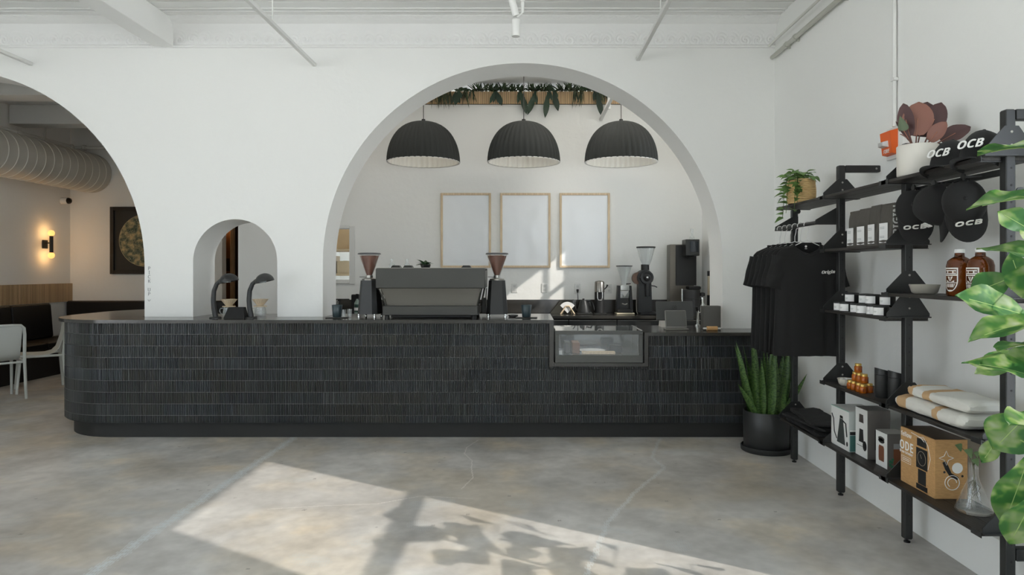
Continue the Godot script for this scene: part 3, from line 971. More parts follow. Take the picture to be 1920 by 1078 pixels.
func counter() -> void:
	var base := P(-1.0, 0, 6.4)
	var t := thing("service_counter", "long dark service counter clad in narrow glazed tiles with round end", "counter", base)
	var back := Transform3D(Basis(), -base)
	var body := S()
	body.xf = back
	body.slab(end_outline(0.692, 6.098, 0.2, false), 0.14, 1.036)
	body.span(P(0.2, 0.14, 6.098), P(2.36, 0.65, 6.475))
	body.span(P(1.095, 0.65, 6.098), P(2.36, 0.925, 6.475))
	put(body, "carcass", M.gap_shade, t)
	var toe := S()
	toe.xf = back
	toe.slab(end_outline(0.625, 6.165, 2.225, false), 0.0, 0.14)
	put(toe, "toe_kick", M.toe, t)
	rng.seed = 23
	var pitch := 0.0154
	var total := 2.225 + 3.74 + 0.7 * PI / 2 + 0.55
	var count := int(total / pitch)
	for row in 9:
		var top := 1.036 - row * 0.1035
		var bot := maxf(top - 0.1005, 0.145)
		var s := S()
		s.tint = true
		s.xf = back
		var sheet := rng.randi_range(0, 18)
		var tone := 1.0
		var hue := 0.0
		var bevel := 0.0026
		for k in count:
			if (k + sheet) % 20 == 0 or k == 0:
				tone = rng.randf_range(0.75, 1.25)
				hue = rng.randf_range(-1.0, 1.0)
			var e := path_at((k + 0.5) * pitch)
			var p: Vector2 = e[0]
			var nn: Vector2 = e[1]
			var y1 := top
			if p.x > 0.205 and p.x < 1.095 and nn.y < -0.99:
				y1 = minf(top, 0.65)
			elif p.x >= 1.095:
				y1 = minf(top, 0.922)
			if y1 - bot < 0.012:
				continue
			var b := tone * rng.randf_range(0.8, 1.2)
			if rng.randf() < 0.03:
				b *= 1.5
			s.col = Color(0.036 * b * (1.0 - 0.06 * hue), 0.0385 * b, 0.0385 * b * (1.0 + 0.1 * hue))
			var tg := Vector2(-nn.y, nn.x)
			var lean := rng.randf_range(-0.0006, 0.0006)
			var hw := 0.0068
			var o := []
			for q in [[-1, bot, 0.0], [1, bot, 0.0], [1, y1, 0.0], [-1, y1, 0.0], [-1, bot, 1.0], [1, bot, 1.0], [1, y1, 1.0], [-1, y1, 1.0]]:
				var ins: float = bevel * q[2]
				var w2: Vector2 = p + tg * float(q[0]) * (hw - ins) + nn * (-0.007 if q[2] == 0.0 else lean * q[0])
				var yy: float = q[1] + (ins if q[1] == bot else -ins)
				o.append(Vector3(w2.x, yy, -w2.y))
			var out := Vector3(nn.x, 0, -nn.y)
			var tv := Vector3(tg.x, 0, -tg.y)
			s.flat(o[4], o[5], o[6], o[7], out)
			s.flat(o[0], o[4], o[7], o[3], -tv)
			s.flat(o[1], o[5], o[6], o[2], tv)
			s.flat(o[3], o[7], o[6], o[2], Vector3.UP)
			s.flat(o[0], o[4], o[5], o[1], Vector3.DOWN)
			if y1 > bot + 0.09:
				s.col = Color(0.09, 0.094, 0.092)
				var j0 := p - tg * pitch * 0.5 - nn * 0.0012
				var j1 := p + tg * pitch * 0.5 - nn * 0.0012
				s.flat(Vector3(j0.x, bot - 0.0032, -j0.y), Vector3(j1.x, bot - 0.0032, -j1.y), Vector3(j1.x, bot + 0.0012, -j1.y), Vector3(j0.x, bot + 0.0012, -j0.y), out)
		put(s, "tile_course", M.tile, t).set_meta("kind", "stuff")
	# stone tops
	var w := thing("stone_worktop", "dark speckled stone worktop on the high part of counter", "worktop", P(-2.0, 1.036, 6.5))
	var top := S()
	top.xf = Transform3D(Basis(), -w.position)
	top.slab(end_outline(0.745, 6.045, 0.252), 1.036, 1.066)
	put(top, "slab", M.stone, w)
	var end := S()
	end.xf = back
	end.span(P(0.212, 0.651, 6.05), P(0.252, 1.036, 6.097))
	put(end, "end_panel", M.stone, t)
	var lw := thing("stone_worktop", "dark stone worktop on the low till end of counter", "worktop", P(1.7, 0.925, 6.4))
	var lo := S()
	lo.xf = Transform3D(Basis(), -lw.position)
	lo.slab(V2([Vector2(1.056, 6.045), Vector2(2.225, 6.045), Vector2(2.36, 6.045), Vector2(2.36, 6.475), Vector2(1.868, 6.475), Vector2(1.868, 6.84), Vector2(0.262, 6.84), Vector2(0.262, 6.672), Vector2(1.056, 6.672)]), 0.925, 0.955)
	put(lo, "slab", M.stone, lw)
	var br := S()
	br.xf = back
	br.span(P(1.056, 0.652, 6.05), P(1.09, 0.925, 6.097))
	br.span(P(0.253, 0.652, 6.05), P(1.056, 0.684, 6.097))
	put(br, "case_surround", M.stone, t)
	var sup := S()
	sup.xf = back
	sup.span(P(1.1, 0.0, 6.475), P(1.86, 0.925, 6.8))
	sup.span(P(0.262, 0.0, 6.68), P(1.1, 0.925, 6.8))
	sup.span(P(-1.9, 0.0, 6.475), P(0.2, 1.036, 6.88))
	sup.span(P(-3.14, 0.0, 6.475), P(-2.38, 1.036, 6.88))
	put(sup, "staff_side_cabinet", M.soft_black, t)
	display_case()

func display_case() -> void:
	var t := thing("display_case", "grey metal pastry display case with glass front and top", "display case", P(0.654, 0.685, 6.055))
	var g := mat(rgb(84, 84, 80), 0.42, 0.2)
	var w := 0.39
	var f := S()
	# front frame: low panel, side stiles, top rail
	f.cbox(Vector3(0, 0.034, -0.012), Vector3(0.78, 0.068, 0.024), 0.003)
	f.cbox(Vector3(-w + 0.017, 0.16, -0.012), Vector3(0.034, 0.186, 0.024), 0.003)
	f.cbox(Vector3(w - 0.017, 0.16, -0.012), Vector3(0.034, 0.186, 0.024), 0.003)
	f.cbox(Vector3(0, 0.268, -0.012), Vector3(0.78, 0.032, 0.024), 0.003)
	put(f, "front_frame", g, t)
	put(S().box(Vector3(0, 0.16, -0.012), Vector3(0.712, 0.186, 0.005)), "front_glass", M.glass, t)
	put(S().box(Vector3(0, 0.281, -0.31), Vector3(0.77, 0.006, 0.57)), "top_glass", M.glass, t)
	for s in [-1.0, 1.0]:
		put(S().box(Vector3(s * (w - 0.004), 0.15, -0.31), Vector3(0.006, 0.25, 0.56)), "side_glass", M.glass, t)
		put(S().tube([Vector3(s * (w - 0.006), 0.284, -0.03), Vector3(s * (w - 0.006), 0.284, -0.59)], 0.005, 6), "edge_strip", M.chrome, t)
	put(S().cbox(Vector3(0, 0.035, -0.31), Vector3(0.77, 0.06, 0.56), 0.003), "base", mat(rgb(150, 152, 150), 0.25, 0.6), t)
	put(S().cbox(Vector3(0, 0.14, -0.592), Vector3(0.77, 0.28, 0.01), 0.002), "back_panel", mat(rgb(110, 112, 112), 0.12, 0.8), t)
	var y := 0.685 + 0.0655
	one(S().lathe([Vector2(0, 0), Vector2(0.09, 0), Vector2(0.125, 0.016), Vector2(0.12, 0.018), Vector2(0.085, 0.006), Vector2(0, 0.006)], 28), "serving_plate", M.white, "round white plate inside the glass display case", "plate", P(0.62, y, 6.34))
	one(S().cbox(Vector3(0, 0.05, 0), Vector3(0.07, 0.1, 0.2), 0.006), "wooden_block", mat(rgb(120, 76, 50), 0.6), "brown wooden block standing in the display case", "block", P(0.46, y, 6.3))
	one(S().cbox(Vector3(0, 0.05, 0), Vector3(0.05, 0.1, 0.2), 0.006), "black_block", M.black, "narrow black block beside the brown one in display case", "block", P(0.385, y, 6.3))
	one(S().cbox(Vector3(0, 0.035, 0), Vector3(0.12, 0.07, 0.16), 0.01), "black_container", M.black, "small black container at right inside the display case", "container", P(0.83, y, 6.33))
	one(S().cbox(Vector3(0, 0.02, 0), Vector3(0.036, 0.04, 0.004), 0.001), "price_card", M.paper, "little white card at the left of the display case", "card", P(0.312, y, 6.1))
	one(S().cbox(Vector3(0, 0.012, 0), Vector3(0.3, 0.024, 0.06), 0.004), "serving_board", M.wood, "light wooden strip board lying in the display case", "board", P(0.66, y, 6.17))

func bean_hopper(t: Node3D, y0: float, h: float, r0: float, r1: float, fill: float, beans: Material) -> void:
	put(S().lathe([Vector2(r0, y0), Vector2(r1, y0 + h), Vector2(r1 - 0.003, y0 + h), Vector2(r0 - 0.003, y0)], 32), "hopper", M.hopper, t)
	if fill > 0.0:
		var rr := lerpf(r0, r1, fill)
		put(S().lathe([Vector2(0.0, y0 + 0.004), Vector2(r0 - 0.006, y0 + 0.004), Vector2(rr - 0.006, y0 + h * fill), Vector2(rr * 0.6, y0 + h * fill + 0.004), Vector2(0, y0 + h * fill + 0.006)], 32), "coffee_beans", beans, t)

func make_grinder(label: String) -> Node3D:
	var t := thing("espresso_grinder", label, "grinder", Vector3.ZERO, 0.0, "espresso grinders beside the machine")
	var b := S()
	var oct := func(w: float, y: float) -> Array:
		var o := []
		for k in [[-1.0, -0.62], [-1.0, 0.62], [-0.62, 1.0], [0.62, 1.0], [1.0, 0.62], [1.0, -0.62], [0.62, -1.0], [-0.62, -1.0]]:
			o.append(Vector3(k[0] * w, y, k[1] * w - 0.02))
		return o
	var lo: Array = oct.call(0.1, 0.028)
	var hi: Array = oct.call(0.076, 0.345)
	for k in 8:
		var e := (k + 1) % 8
		b.flat(lo[k], lo[e], hi[e], hi[k], (lo[k] + lo[e]) * Vector3(1, 0, 1) + Vector3(0, 0, 0.04))
		b.tri(Vector3(0, 0.028, -0.02), lo[k], lo[e], Vector3.DOWN)
		b.tri(Vector3(0, 0.345, -0.02), hi[k], hi[e], Vector3.UP)
	put(b, "body", M.grinder, t)
	for s in [-1.0, 1.0]:
		for z in [-1.0, 1.0]:
			put(S().lathe([Vector2(0, 0), Vector2(0.013, 0), Vector2(0.013, 0.012), Vector2(0.009, 0.02), Vector2(0.009, 0.03), Vector2(0, 0.03)], 14), "foot", M.chrome, t).position = Vector3(s * 0.08, 0, z * 0.08 - 0.02)
	put(S().lathe([Vector2(0, 0.345), Vector2(0.068, 0.345), Vector2(0.07, 0.36), Vector2(0.045, 0.368), Vector2(0.032, 0.37), Vector2(0.032, 0.392), Vector2(0, 0.392)], 24), "collar", M.steel, t)
	put(S().tube([Vector3(-0.02, 0.376, 0.02), Vector3(-0.085, 0.378, 0.03)], 0.003, 6), "adjuster", M.dark_metal, t)
	var beans := grain(mat(rgb(158, 92, 52), 0.5), noise(0.16, 2, 61, 256, FastNoiseLite.TYPE_CELLULAR, [[0.0, Color(0.35, 0.3, 0.26)], [0.6, Color(0.8, 0.72, 0.66)], [1.0, Color(1.0, 0.95, 0.9)]]), Vector3.ONE * 6.0, false)
	relief(beans, noise(0.16, 2, 61, 256, FastNoiseLite.TYPE_CELLULAR), 0.4)
	bean_hopper(t, 0.39, 0.2, 0.03, 0.1, 0.93, beans)
	put(S().lathe([Vector2(0, 0.59), Vector2(0.108, 0.59), Vector2(0.108, 0.598), Vector2(0.1, 0.605), Vector2(0, 0.607)], 32), "lid", mat(rgb(92, 94, 94), 0.3, 0.3), t)
	return t

func bar_things() -> void:
	var top := 1.066
	var g := make_grinder("black grinder with hopper full of beans, sign and soap bottle side of machine")
	g.position = P(-1.476, top, 6.46)
	g.rotation.y = -0.2
	copy(g, P(-0.268, top, 6.46), 0.0, "black grinder with bean hopper beside framed prints side of machine")
	espresso_machine(P(-0.871, top, 6.34))
	# cups, boards, glasses
	var teal := mat(rgb(52, 66, 70), 0.32)
	var n := 0
	for e in [[632.0, "dark teal cup on a small board near the black sign"], [987.0, "dark teal cup on a small board right of the grinder"]]:
		var b := one(S().cbox(Vector3(0, 0.004, 0), Vector3(0.2, 0.008, 0.1), 0.003), "serving_board", M.dark_metal, ["thin dark board under the cup near the black sign", "thin dark board under the cup right of grinder"][n], "board", P(sx(e[0], 6.3) + (0.0 if n == 0 else 0.0), top, 6.3))
		b.rotation.y = [0.15, -0.05][n]
		var c := thing("coffee_cup", e[1], "cup", P(sx(e[0], 6.3), top + 0.008, 6.3), 0.0, "dark teal cups on the counter")
		put(S().lathe([Vector2(0, 0), Vector2(0.036, 0), Vector2(0.039, 0.004), Vector2(0.048, 0.112), Vector2(0.046, 0.114), Vector2(0.044, 0.112), Vector2(0.035, 0.008), Vector2(0, 0.006)], 28), "cup", teal, c)
		n += 1
	for k in 2:
		var gl := thing("water_glass", "small clear shot glass beside the dark teal cup", "glass", P(sx([645.0, 652.0][k], 6.35), top, [6.33, 6.42][k]), 0.0, "small clear glasses")
		put(S().lathe([Vector2(0, 0), Vector2(0.018, 0), Vector2(0.023, 0.075), Vector2(0.0215, 0.075), Vector2(0.017, 0.006), Vector2(0, 0.006)], 20), "glass", M.clear, gl)
	one(S().lathe([Vector2(0, 0), Vector2(0.035, 0), Vector2(0.047, 0.008), Vector2(0.047, 0.02), Vector2(0.04, 0.02), Vector2(0.036, 0.008), Vector2(0, 0.006)], 24), "knock_ring", M.dark_metal, "low dark metal ring dish between grinder and cup", "dish", P(sx(962, 6.4), top, 6.45))
	# pour-over taps in front of the small arch
	n = 0
	for px in [404.0, 471.0]:
		var t := thing("pour_over_tap", ["black swan neck pour over tap near the passage side", "black swan neck pour over tap near the big arch side"][n], "tap", P(sx(px, 6.27), top, 6.27), 0.0, "swan neck taps in front of small arch")
		put(S().lathe([Vector2(0, 0), Vector2(0.052, 0), Vector2(0.052, 0.01), Vector2(0.046, 0.014), Vector2(0, 0.014)], 28), "base_plate", M.powder, t)
		var path := []
		var cr := Curve3D.new()
		for p in [Vector3(0.0, 0.012, 0), Vector3(-0.014, 0.09, 0), Vector3(-0.02, 0.17, 0), Vector3(-0.014, 0.25, 0), Vector3(0.012, 0.315, 0), Vector3(0.06, 0.355, 0), Vector3(0.1, 0.36, 0)]:
			cr.add_point(p, Vector3(0, -0.025, 0) if p.y < 0.3 else Vector3(-0.02, -0.012, 0), Vector3(0, 0.025, 0) if p.y < 0.3 else Vector3(0.02, 0.012, 0))
		var rr := []
		for k in 25:
			path.append(cr.sample_baked(cr.get_baked_length() * k / 24.0))
			rr.append(lerpf(0.024, 0.017, k / 24.0))
		put(S().tube(path, rr, 18), "neck", M.powder, t)
		var h := S()
		h.xf = Transform3D(Basis(Vector3(0, 0, 1), 0.22).scaled(Vector3(1.0, 1.0, 1.0)), Vector3(0.125, 0.335, 0))
		var pr := []
		for k in 9:
			var a := PI / 2 * k / 8.0
			pr.append(Vector2(0.085 * cos(a), 0.078 * sin(a)))
		for k in 9:
			var a := PI / 2 * (8 - k) / 8.0
			pr.append(Vector2(0.08 * cos(a), 0.072 * sin(a)))
		pr.append(Vector2(0.085, 0))
		h.lathe(pr, 32, 0.3)
		put(h, "hood", M.powder, t)
		put(S().lathe([Vector2(0, 0), Vector2(0.03, 0), Vector2(0.036, 0.03), Vector2(0, 0.045)], 24), "water_outlet", mat(rgb(150, 158, 160), 0.3, 0.4), t).position = Vector3(0.105, 0.328, 0)
		n += 1
	var sc := thing("control_box", "low black sloping control box between the two taps", "control box", P(sx(442.5, 6.28), top, 6.28))
	var cb := S()
	cb.hexa([Vector3(-0.095, 0, 0.05), Vector3(0.095, 0, 0.05), Vector3(0.095, 0, -0.06), Vector3(-0.095, 0, -0.06), Vector3(-0.07, 0.1, 0.0), Vector3(0.07, 0.1, 0.0), Vector3(0.07, 0.1, -0.05), Vector3(-0.07, 0.1, -0.05)])
	put(cb, "housing", M.soft_black, sc)
	n = 0
	for e in [[429.5, 6.52], [488.0, 6.56]]:
		var dr := thing("pour_over_set", ["glass server with cream cone dripper before the dark passage", "glass server with cream cone dripper before the white wall"][n], "coffee dripper", P(sx(e[0], e[1]), top, e[1]), 0.0, "drippers in the small arch")
		put(S().lathe([Vector2(0, 0), Vector2(0.05, 0), Vector2(0.056, 0.012), Vector2(0.053, 0.03), Vector2(0.055, 0.035), Vector2(0.05, 0.055), Vector2(0.052, 0.06), Vector2(0.044, 0.09), Vector2(0.041, 0.09), Vector2(0.047, 0.055), Vector2(0.052, 0.014), Vector2(0, 0.005)], 28), "server", M.clear, dr)
		put(S().tube([Vector3(-0.05, 0.08, 0), Vector3(-0.082, 0.075, 0), Vector3(-0.09, 0.05, 0), Vector3(-0.075, 0.025, 0), Vector3(-0.056, 0.022, 0)], 0.005, 8), "handle", M.clear, dr)
		put(S().lathe([Vector2(0.03, 0.092), Vector2(0.06, 0.092), Vector2(0.06, 0.1), Vector2(0.03, 0.1)], 28), "wooden_collar", M.wood, dr)
		var rows := []
		for k in 5:
			var line := []
			var r := lerpf(0.026, 0.073, k / 4.0)
			for j in 80:
				var a := TAU * j / 80
				var q := r * (1.0 + 0.05 * sin(a * 20.0))
				line.append(Vector3(q * cos(a), 0.1 + 0.064 * k / 4.0, q * sin(a)))
			rows.append(line)
		var cone := S()
		cone.grid(rows, true, true)
		var inner := []
		for r in rows:
			var line := []
			for p in r:
				line.append(Vector3(p.x * 0.95, p.y, p.z * 0.95))
			inner.append(line)
		cone.grid(inner, true, false)
		put(cone, "ribbed_cone", mat(rgb(226, 206, 176), 0.55), dr)
		n += 1
	# till end
	var low := 0.955
	var pos := thing("till_screen", "large dark till screen seen from behind on its white stand", "screen", P(sx(1265, 6.68), low, 6.68))
	var scr := S()
	scr.xf = Transform3D(Basis(Vector3(1, 0, 0), -0.28), Vector3(0, 0.155, 0.0))
	scr.cbox(Vector3.ZERO, Vector3(0.365, 0.19, 0.016), 0.007)
	put(scr, "back_shell", mat(rgb(66, 67, 66), 0.45), pos)
	var lg := S()
	lg.xf = Transform3D(Basis(Vector3(1, 0, 0), -0.28), Vector3(0, 0.155, 0.0))
	for e in [[-0.016, 0, 0.004, 0.036], [0.016, 0, 0.004, 0.036], [0, 0.016, 0.036, 0.004], [0, -0.016, 0.036, 0.004], [0, 0, 0.012, 0.012]]:
		lg.box(Vector3(e[0], e[1] + 0.03, 0.009), Vector3(e[2], e[3], 0.002))
	put(lg, "square_emblem", M.print_black, pos)
	put(S().hexa([Vector3(-0.14, 0, 0.05), Vector3(-0.02, 0, 0.05), Vector3(-0.02, 0, -0.09), Vector3(-0.14, 0, -0.09), Vector3(-0.14, 0.085, 0.0), Vector3(-0.02, 0.085, 0.0), Vector3(-0.02, 0.095, -0.04), Vector3(-0.14, 0.095, -0.04)]), "stand", mat(rgb(214, 210, 202), 0.5), pos)
	var tb := thing("card_tablet", "grey tilted customer tablet on the till counter", "tablet", P(sx(1267, 6.36), low, 6.36))
	var s1 := S()
	var tilt := Transform3D(Basis(Vector3(1, 0, 0), -0.3), Vector3(0, 0.095, 0))
	s1.xf = tilt
	s1.cbox(Vector3.ZERO, Vector3(0.2, 0.17, 0.012), 0.005)
	put(s1, "case", mat(rgb(132, 130, 124), 0.4), tb)
	var s2 := S()
	s2.xf = tilt
	s2.cbox(Vector3(0, 0.004, 0.006), Vector3(0.182, 0.148, 0.003), 0.001)
	put(s2, "screen", mat(rgb(86, 86, 82), 0.12), tb)
	put(S().cbox(Vector3(0, 0.006, 0.02), Vector3(0.22, 0.012, 0.09), 0.004), "foot", mat(rgb(120, 118, 112), 0.4), tb)
	var bx := thing("menu_holder", "plain dark grey upright panel box at the arch edge", "panel box", P(sx(1332.5, 6.42), low, 6.42))
	put(S().cbox(Vector3(0, 0.109, 0), Vector3(0.166, 0.218, 0.09), 0.004), "panel", mat(rgb(92, 90, 85), 0.45), bx)
	var rp := thing("wooden_roller", "short light wood roller lying on the till counter", "roller", P(sx(1335, 6.22), low + 0.021, 6.22))
	put(S().tube([Vector3(-0.048, 0, 0), Vector3(0.048, 0, 0)], 0.021, 20), "barrel", mat(rgb(204, 158, 104), 0.5), rp)
	put(S().tube([Vector3(-0.08, 0, 0), Vector3(-0.048, 0, 0)], 0.008, 10), "handle", M.white, rp)
	put(S().tube([Vector3(0.048, 0, 0), Vector3(0.08, 0, 0)], 0.008, 10), "handle", M.white, rp)
	var cp := thing("chrome_tap", "chrome tap with black knob behind the till counter", "tap", P(sx(1308, 6.76), low, 6.76))
	put(S().lathe([Vector2(0, 0), Vector2(0.026, 0), Vector2(0.026, 0.01), Vector2(0.014, 0.016), Vector2(0.014, 0.14), Vector2(0, 0.15)], 18), "pillar", M.chrome, cp)
	put(S().tube([Vector3(0, 0.12, 0), Vector3(0.03, 0.135, 0), Vector3(0.05, 0.12, 0), Vector3(0.052, 0.09, 0)], 0.009, 10), "spout", M.chrome, cp)
	put(S().tube([Vector3(0, 0.15, 0), Vector3(-0.01, 0.19, 0)], [0.012, 0.016], 12), "knob", M.black, cp)

func espresso_machine(where: Vector3) -> void:
	var t := thing("espresso_machine", "wide grey espresso machine seen from its back on counter", "espresso machine", where)
	for x in [-0.4, 0.4]:
		for z in [-0.34, 0.06]:
			put(S().lathe([Vector2(0, 0), Vector2(0.022, 0), Vector2(0.022, 0.02), Vector2(0.015, 0.03), Vector2(0, 0.03)], 14), "foot", M.black, t).position = Vector3(x, 0, z)
	put(S().cbox(Vector3(0, 0.07, -0.14), Vector3(0.87, 0.085, 0.48), 0.006), "base", M.machine, t)
	put(S().cbox(Vector3(0, 0.015, -0.16), Vector3(0.74, 0.022, 0.4), 0.003), "drip_tray", M.black, t)
	var rows := []
	for k in 9:
		var s := k / 8.0
		var line := []
		for j in 13:
			var uu := -1.0 + j / 6.0
			var w := lerpf(0.415, 0.455, s)
			line.append(Vector3(uu * w, lerpf(0.112, 0.276, s), lerpf(-0.02, 0.075, s) - 0.012 * sin(PI * s) - 0.008 * (1.0 - uu * uu)))
		rows.append(line)
	var mid := S()
	mid.grid(rows, false, false)
	put(mid, "splash_panel", mat(rgb(158, 154, 145), 0.4, 0.45), t)
	put(S().hexa([Vector3(-0.4, 0.112, -0.12), Vector3(0.4, 0.112, -0.12), Vector3(0.415, 0.112, -0.36), Vector3(-0.415, 0.112, -0.36), Vector3(-0.42, 0.276, -0.1), Vector3(0.42, 0.276, -0.1), Vector3(0.44, 0.276, -0.36), Vector3(-0.44, 0.276, -0.36)]), "core", M.black, t)
	for s in [-1.0, 1.0]:
		put(S().tube([Vector3(s * 0.425, 0.11, -0.005), Vector3(s * 0.468, 0.276, 0.075)], 0.011, 12), "chrome_strut", M.chrome, t)
		put(S().tube([Vector3(s * 0.452, 0.11, -0.12), Vector3(s * 0.49, 0.276, -0.06)], 0.008, 10), "chrome_strut", M.chrome, t)
		put(S().tube([Vector3(s * 0.5, 0.27, -0.2), Vector3(s * 0.495, 0.2, -0.2), Vector3(s * 0.49, 0.1, -0.22)], 0.006, 8), "steam_wand", M.chrome, t)
		put(S().cbox(Vector3(s * 0.47, 0.1, -0.3), Vector3(0.05, 0.15, 0.06), 0.01), "group_side", M.dark_metal, t)
	put(S().cbox(Vector3(0, 0.367, -0.13), Vector3(1.0, 0.184, 0.44), 0.007), "upper_body", M.machine, t)
	put(S().cbox(Vector3(0, 0.461, -0.13), Vector3(0.98, 0.006, 0.42), 0.002), "cup_tray", M.steel, t)
	for px in [739.0, 762.0, 873.0]:
		put(S().hexa([Vector3(-0.045, 0, 0.05), Vector3(0.045, 0, 0.05), Vector3(0.045, 0, -0.05), Vector3(-0.045, 0, -0.05), Vector3(-0.03, 0.022, 0.035), Vector3(0.03, 0.022, 0.035), Vector3(0.03, 0.022, -0.035), Vector3(-0.03, 0.022, -0.035)]), "tray_lid", M.dark_metal, t).position = Vector3((px - 807.5) * 0.0049, 0.464, -0.05)
	put(S().lathe([Vector2(0, 0), Vector2(0.008, 0), Vector2(0.008, 0.01), Vector2(0, 0.01)], 10), "knob", M.black, t).position = Vector3(0.506, 0.44, 0.0)
	var y := where.y + 0.464
	for k in 2:
		var b := thing("glass_bottle", "small clear glass bottle standing on the espresso machine", "bottle", Vector3(where.x + (([724.0, 754.0][k] - 807.5) * 0.0049), y, where.z - 0.2), 0.0, "clear bottles on the espresso machine")
		put(S().lathe([Vector2(0, 0), Vector2(0.03, 0), Vector2(0.031, 0.03), Vector2(0.012, 0.05), Vector2(0.012, 0.085), Vector2(0.01, 0.085), Vector2(0.01, 0.05), Vector2(0.028, 0.03), Vector2(0.027, 0.004), Vector2(0, 0.004)], 20), "bottle", M.clear, b)
	var pl := thing("small_plant", "little green leafy plant on top of espresso machine", "plant", Vector3(where.x - 0.08, y, where.z - 0.17))
	put(S().lathe([Vector2(0, 0), Vector2(0.04, 0), Vector2(0.05, 0.03), Vector2(0.046, 0.03), Vector2(0, 0.024)], 18), "pot", M.black, pl)
	var lf := S()
	lf.tint = true
	rng.seed = 5
	for k in 16:
		var a := rng.randf() * TAU
		var e := rng.randf_range(0.2, 1.1)
		lf.col = Color(0.03, 0.07, 0.025) * rng.randf_range(0.7, 1.4)
		lf.leaf(Vector3(cos(a) * 0.02, 0.025, sin(a) * 0.02), Vector3(cos(a) * cos(e), sin(e), sin(a) * cos(e)), Vector3(0, 1, 0.01), rng.randf_range(0.06, 0.1), 0.035, 0.35, 0.2, 0, 6)
	put(lf, "foliage", M.leaf, pl)

func pendant(where: Vector3, label: String, first: Node3D) -> Node3D:
	if first:
		return copy(first, where, 0.0, label)
	var t := thing("pendant_lamp", label, "pendant lamp", where, 0.0, "ribbed dome pendants over the bar")
	var R := 0.415
	var H := 0.47
	var side := 200
	for inner in [false, true]:
		var rows := []
		for k in 15:
			var a := PI / 2 * k / 14.0
			var line := []
			for j in side:
				var th := TAU * j / side
				var r := R * pow(cos(a), 0.8) if k < 14 else 0.02
				r *= 1.0 + 0.036 * (absf(sin(th * 20.0)) - 0.5) * minf(1.0, cos(a) * 3.0)
				if inner:
					r = maxf(0.01, r - 0.006)
				line.append(Vector3(r * cos(th), H * sin(a) - (0.006 if inner and k > 0 else 0.0), r * sin(th)))
			rows.append(line)
		var s := S()
		s.grid(rows, true, not inner)
		if inner:
			put(s, "white_lining", mat(rgb(236, 236, 232), 0.8), t)
		else:
			put(s, "felt_shade", M.felt, t)
	var rim := S()
	rim.lathe([Vector2(0.402, 0.0), Vector2(0.42, -0.002), Vector2(0.42, 0.004), Vector2(0.402, 0.004)], 72)
	put(rim, "rim", M.white, t)
	put(S().tube([Vector3(0, H, 0), Vector3(0, CEIL - where.y, 0)], 0.0045, 8), "cord", mat(rgb(60, 58, 54), 0.6), t)
	put(S().tube([Vector3(0, H - 0.02, 0), Vector3(0, H + 0.03, 0)], [0.03, 0.02], 16), "cap", M.black, t)
	put(S().tube([Vector3(0, H - 0.09, 0), Vector3(0, H - 0.01, 0)], 0.022, 14), "socket", M.white, t)
	var bm := mat(rgb(250, 244, 232), 0.4)
	bm.emission_enabled = true
	bm.emission = Color(1.0, 0.93, 0.82)
	bm.emission_energy_multiplier = 0.5
	put(S().lathe([Vector2(0, -0.06), Vector2(0.03, -0.05), Vector2(0.045, -0.02), Vector2(0.045, 0.01), Vector2(0.02, 0.05), Vector2(0, 0.06)], 18, 0.2), "bulb", bm, t).position = Vector3(0, H - 0.15, 0)
	var l := OmniLight3D.new()
	l.name = "lamp_light"
	l.light_color = Color(1.0, 0.94, 0.85)
	l.light_energy = 0.03
	l.light_size = 0.045
	l.omni_range = 12.0
	l.omni_attenuation = 2.0
	l.shadow_enabled = true
	t.add_child(l, true)
	l.position = Vector3(0, H - 0.15, 0)
	return t

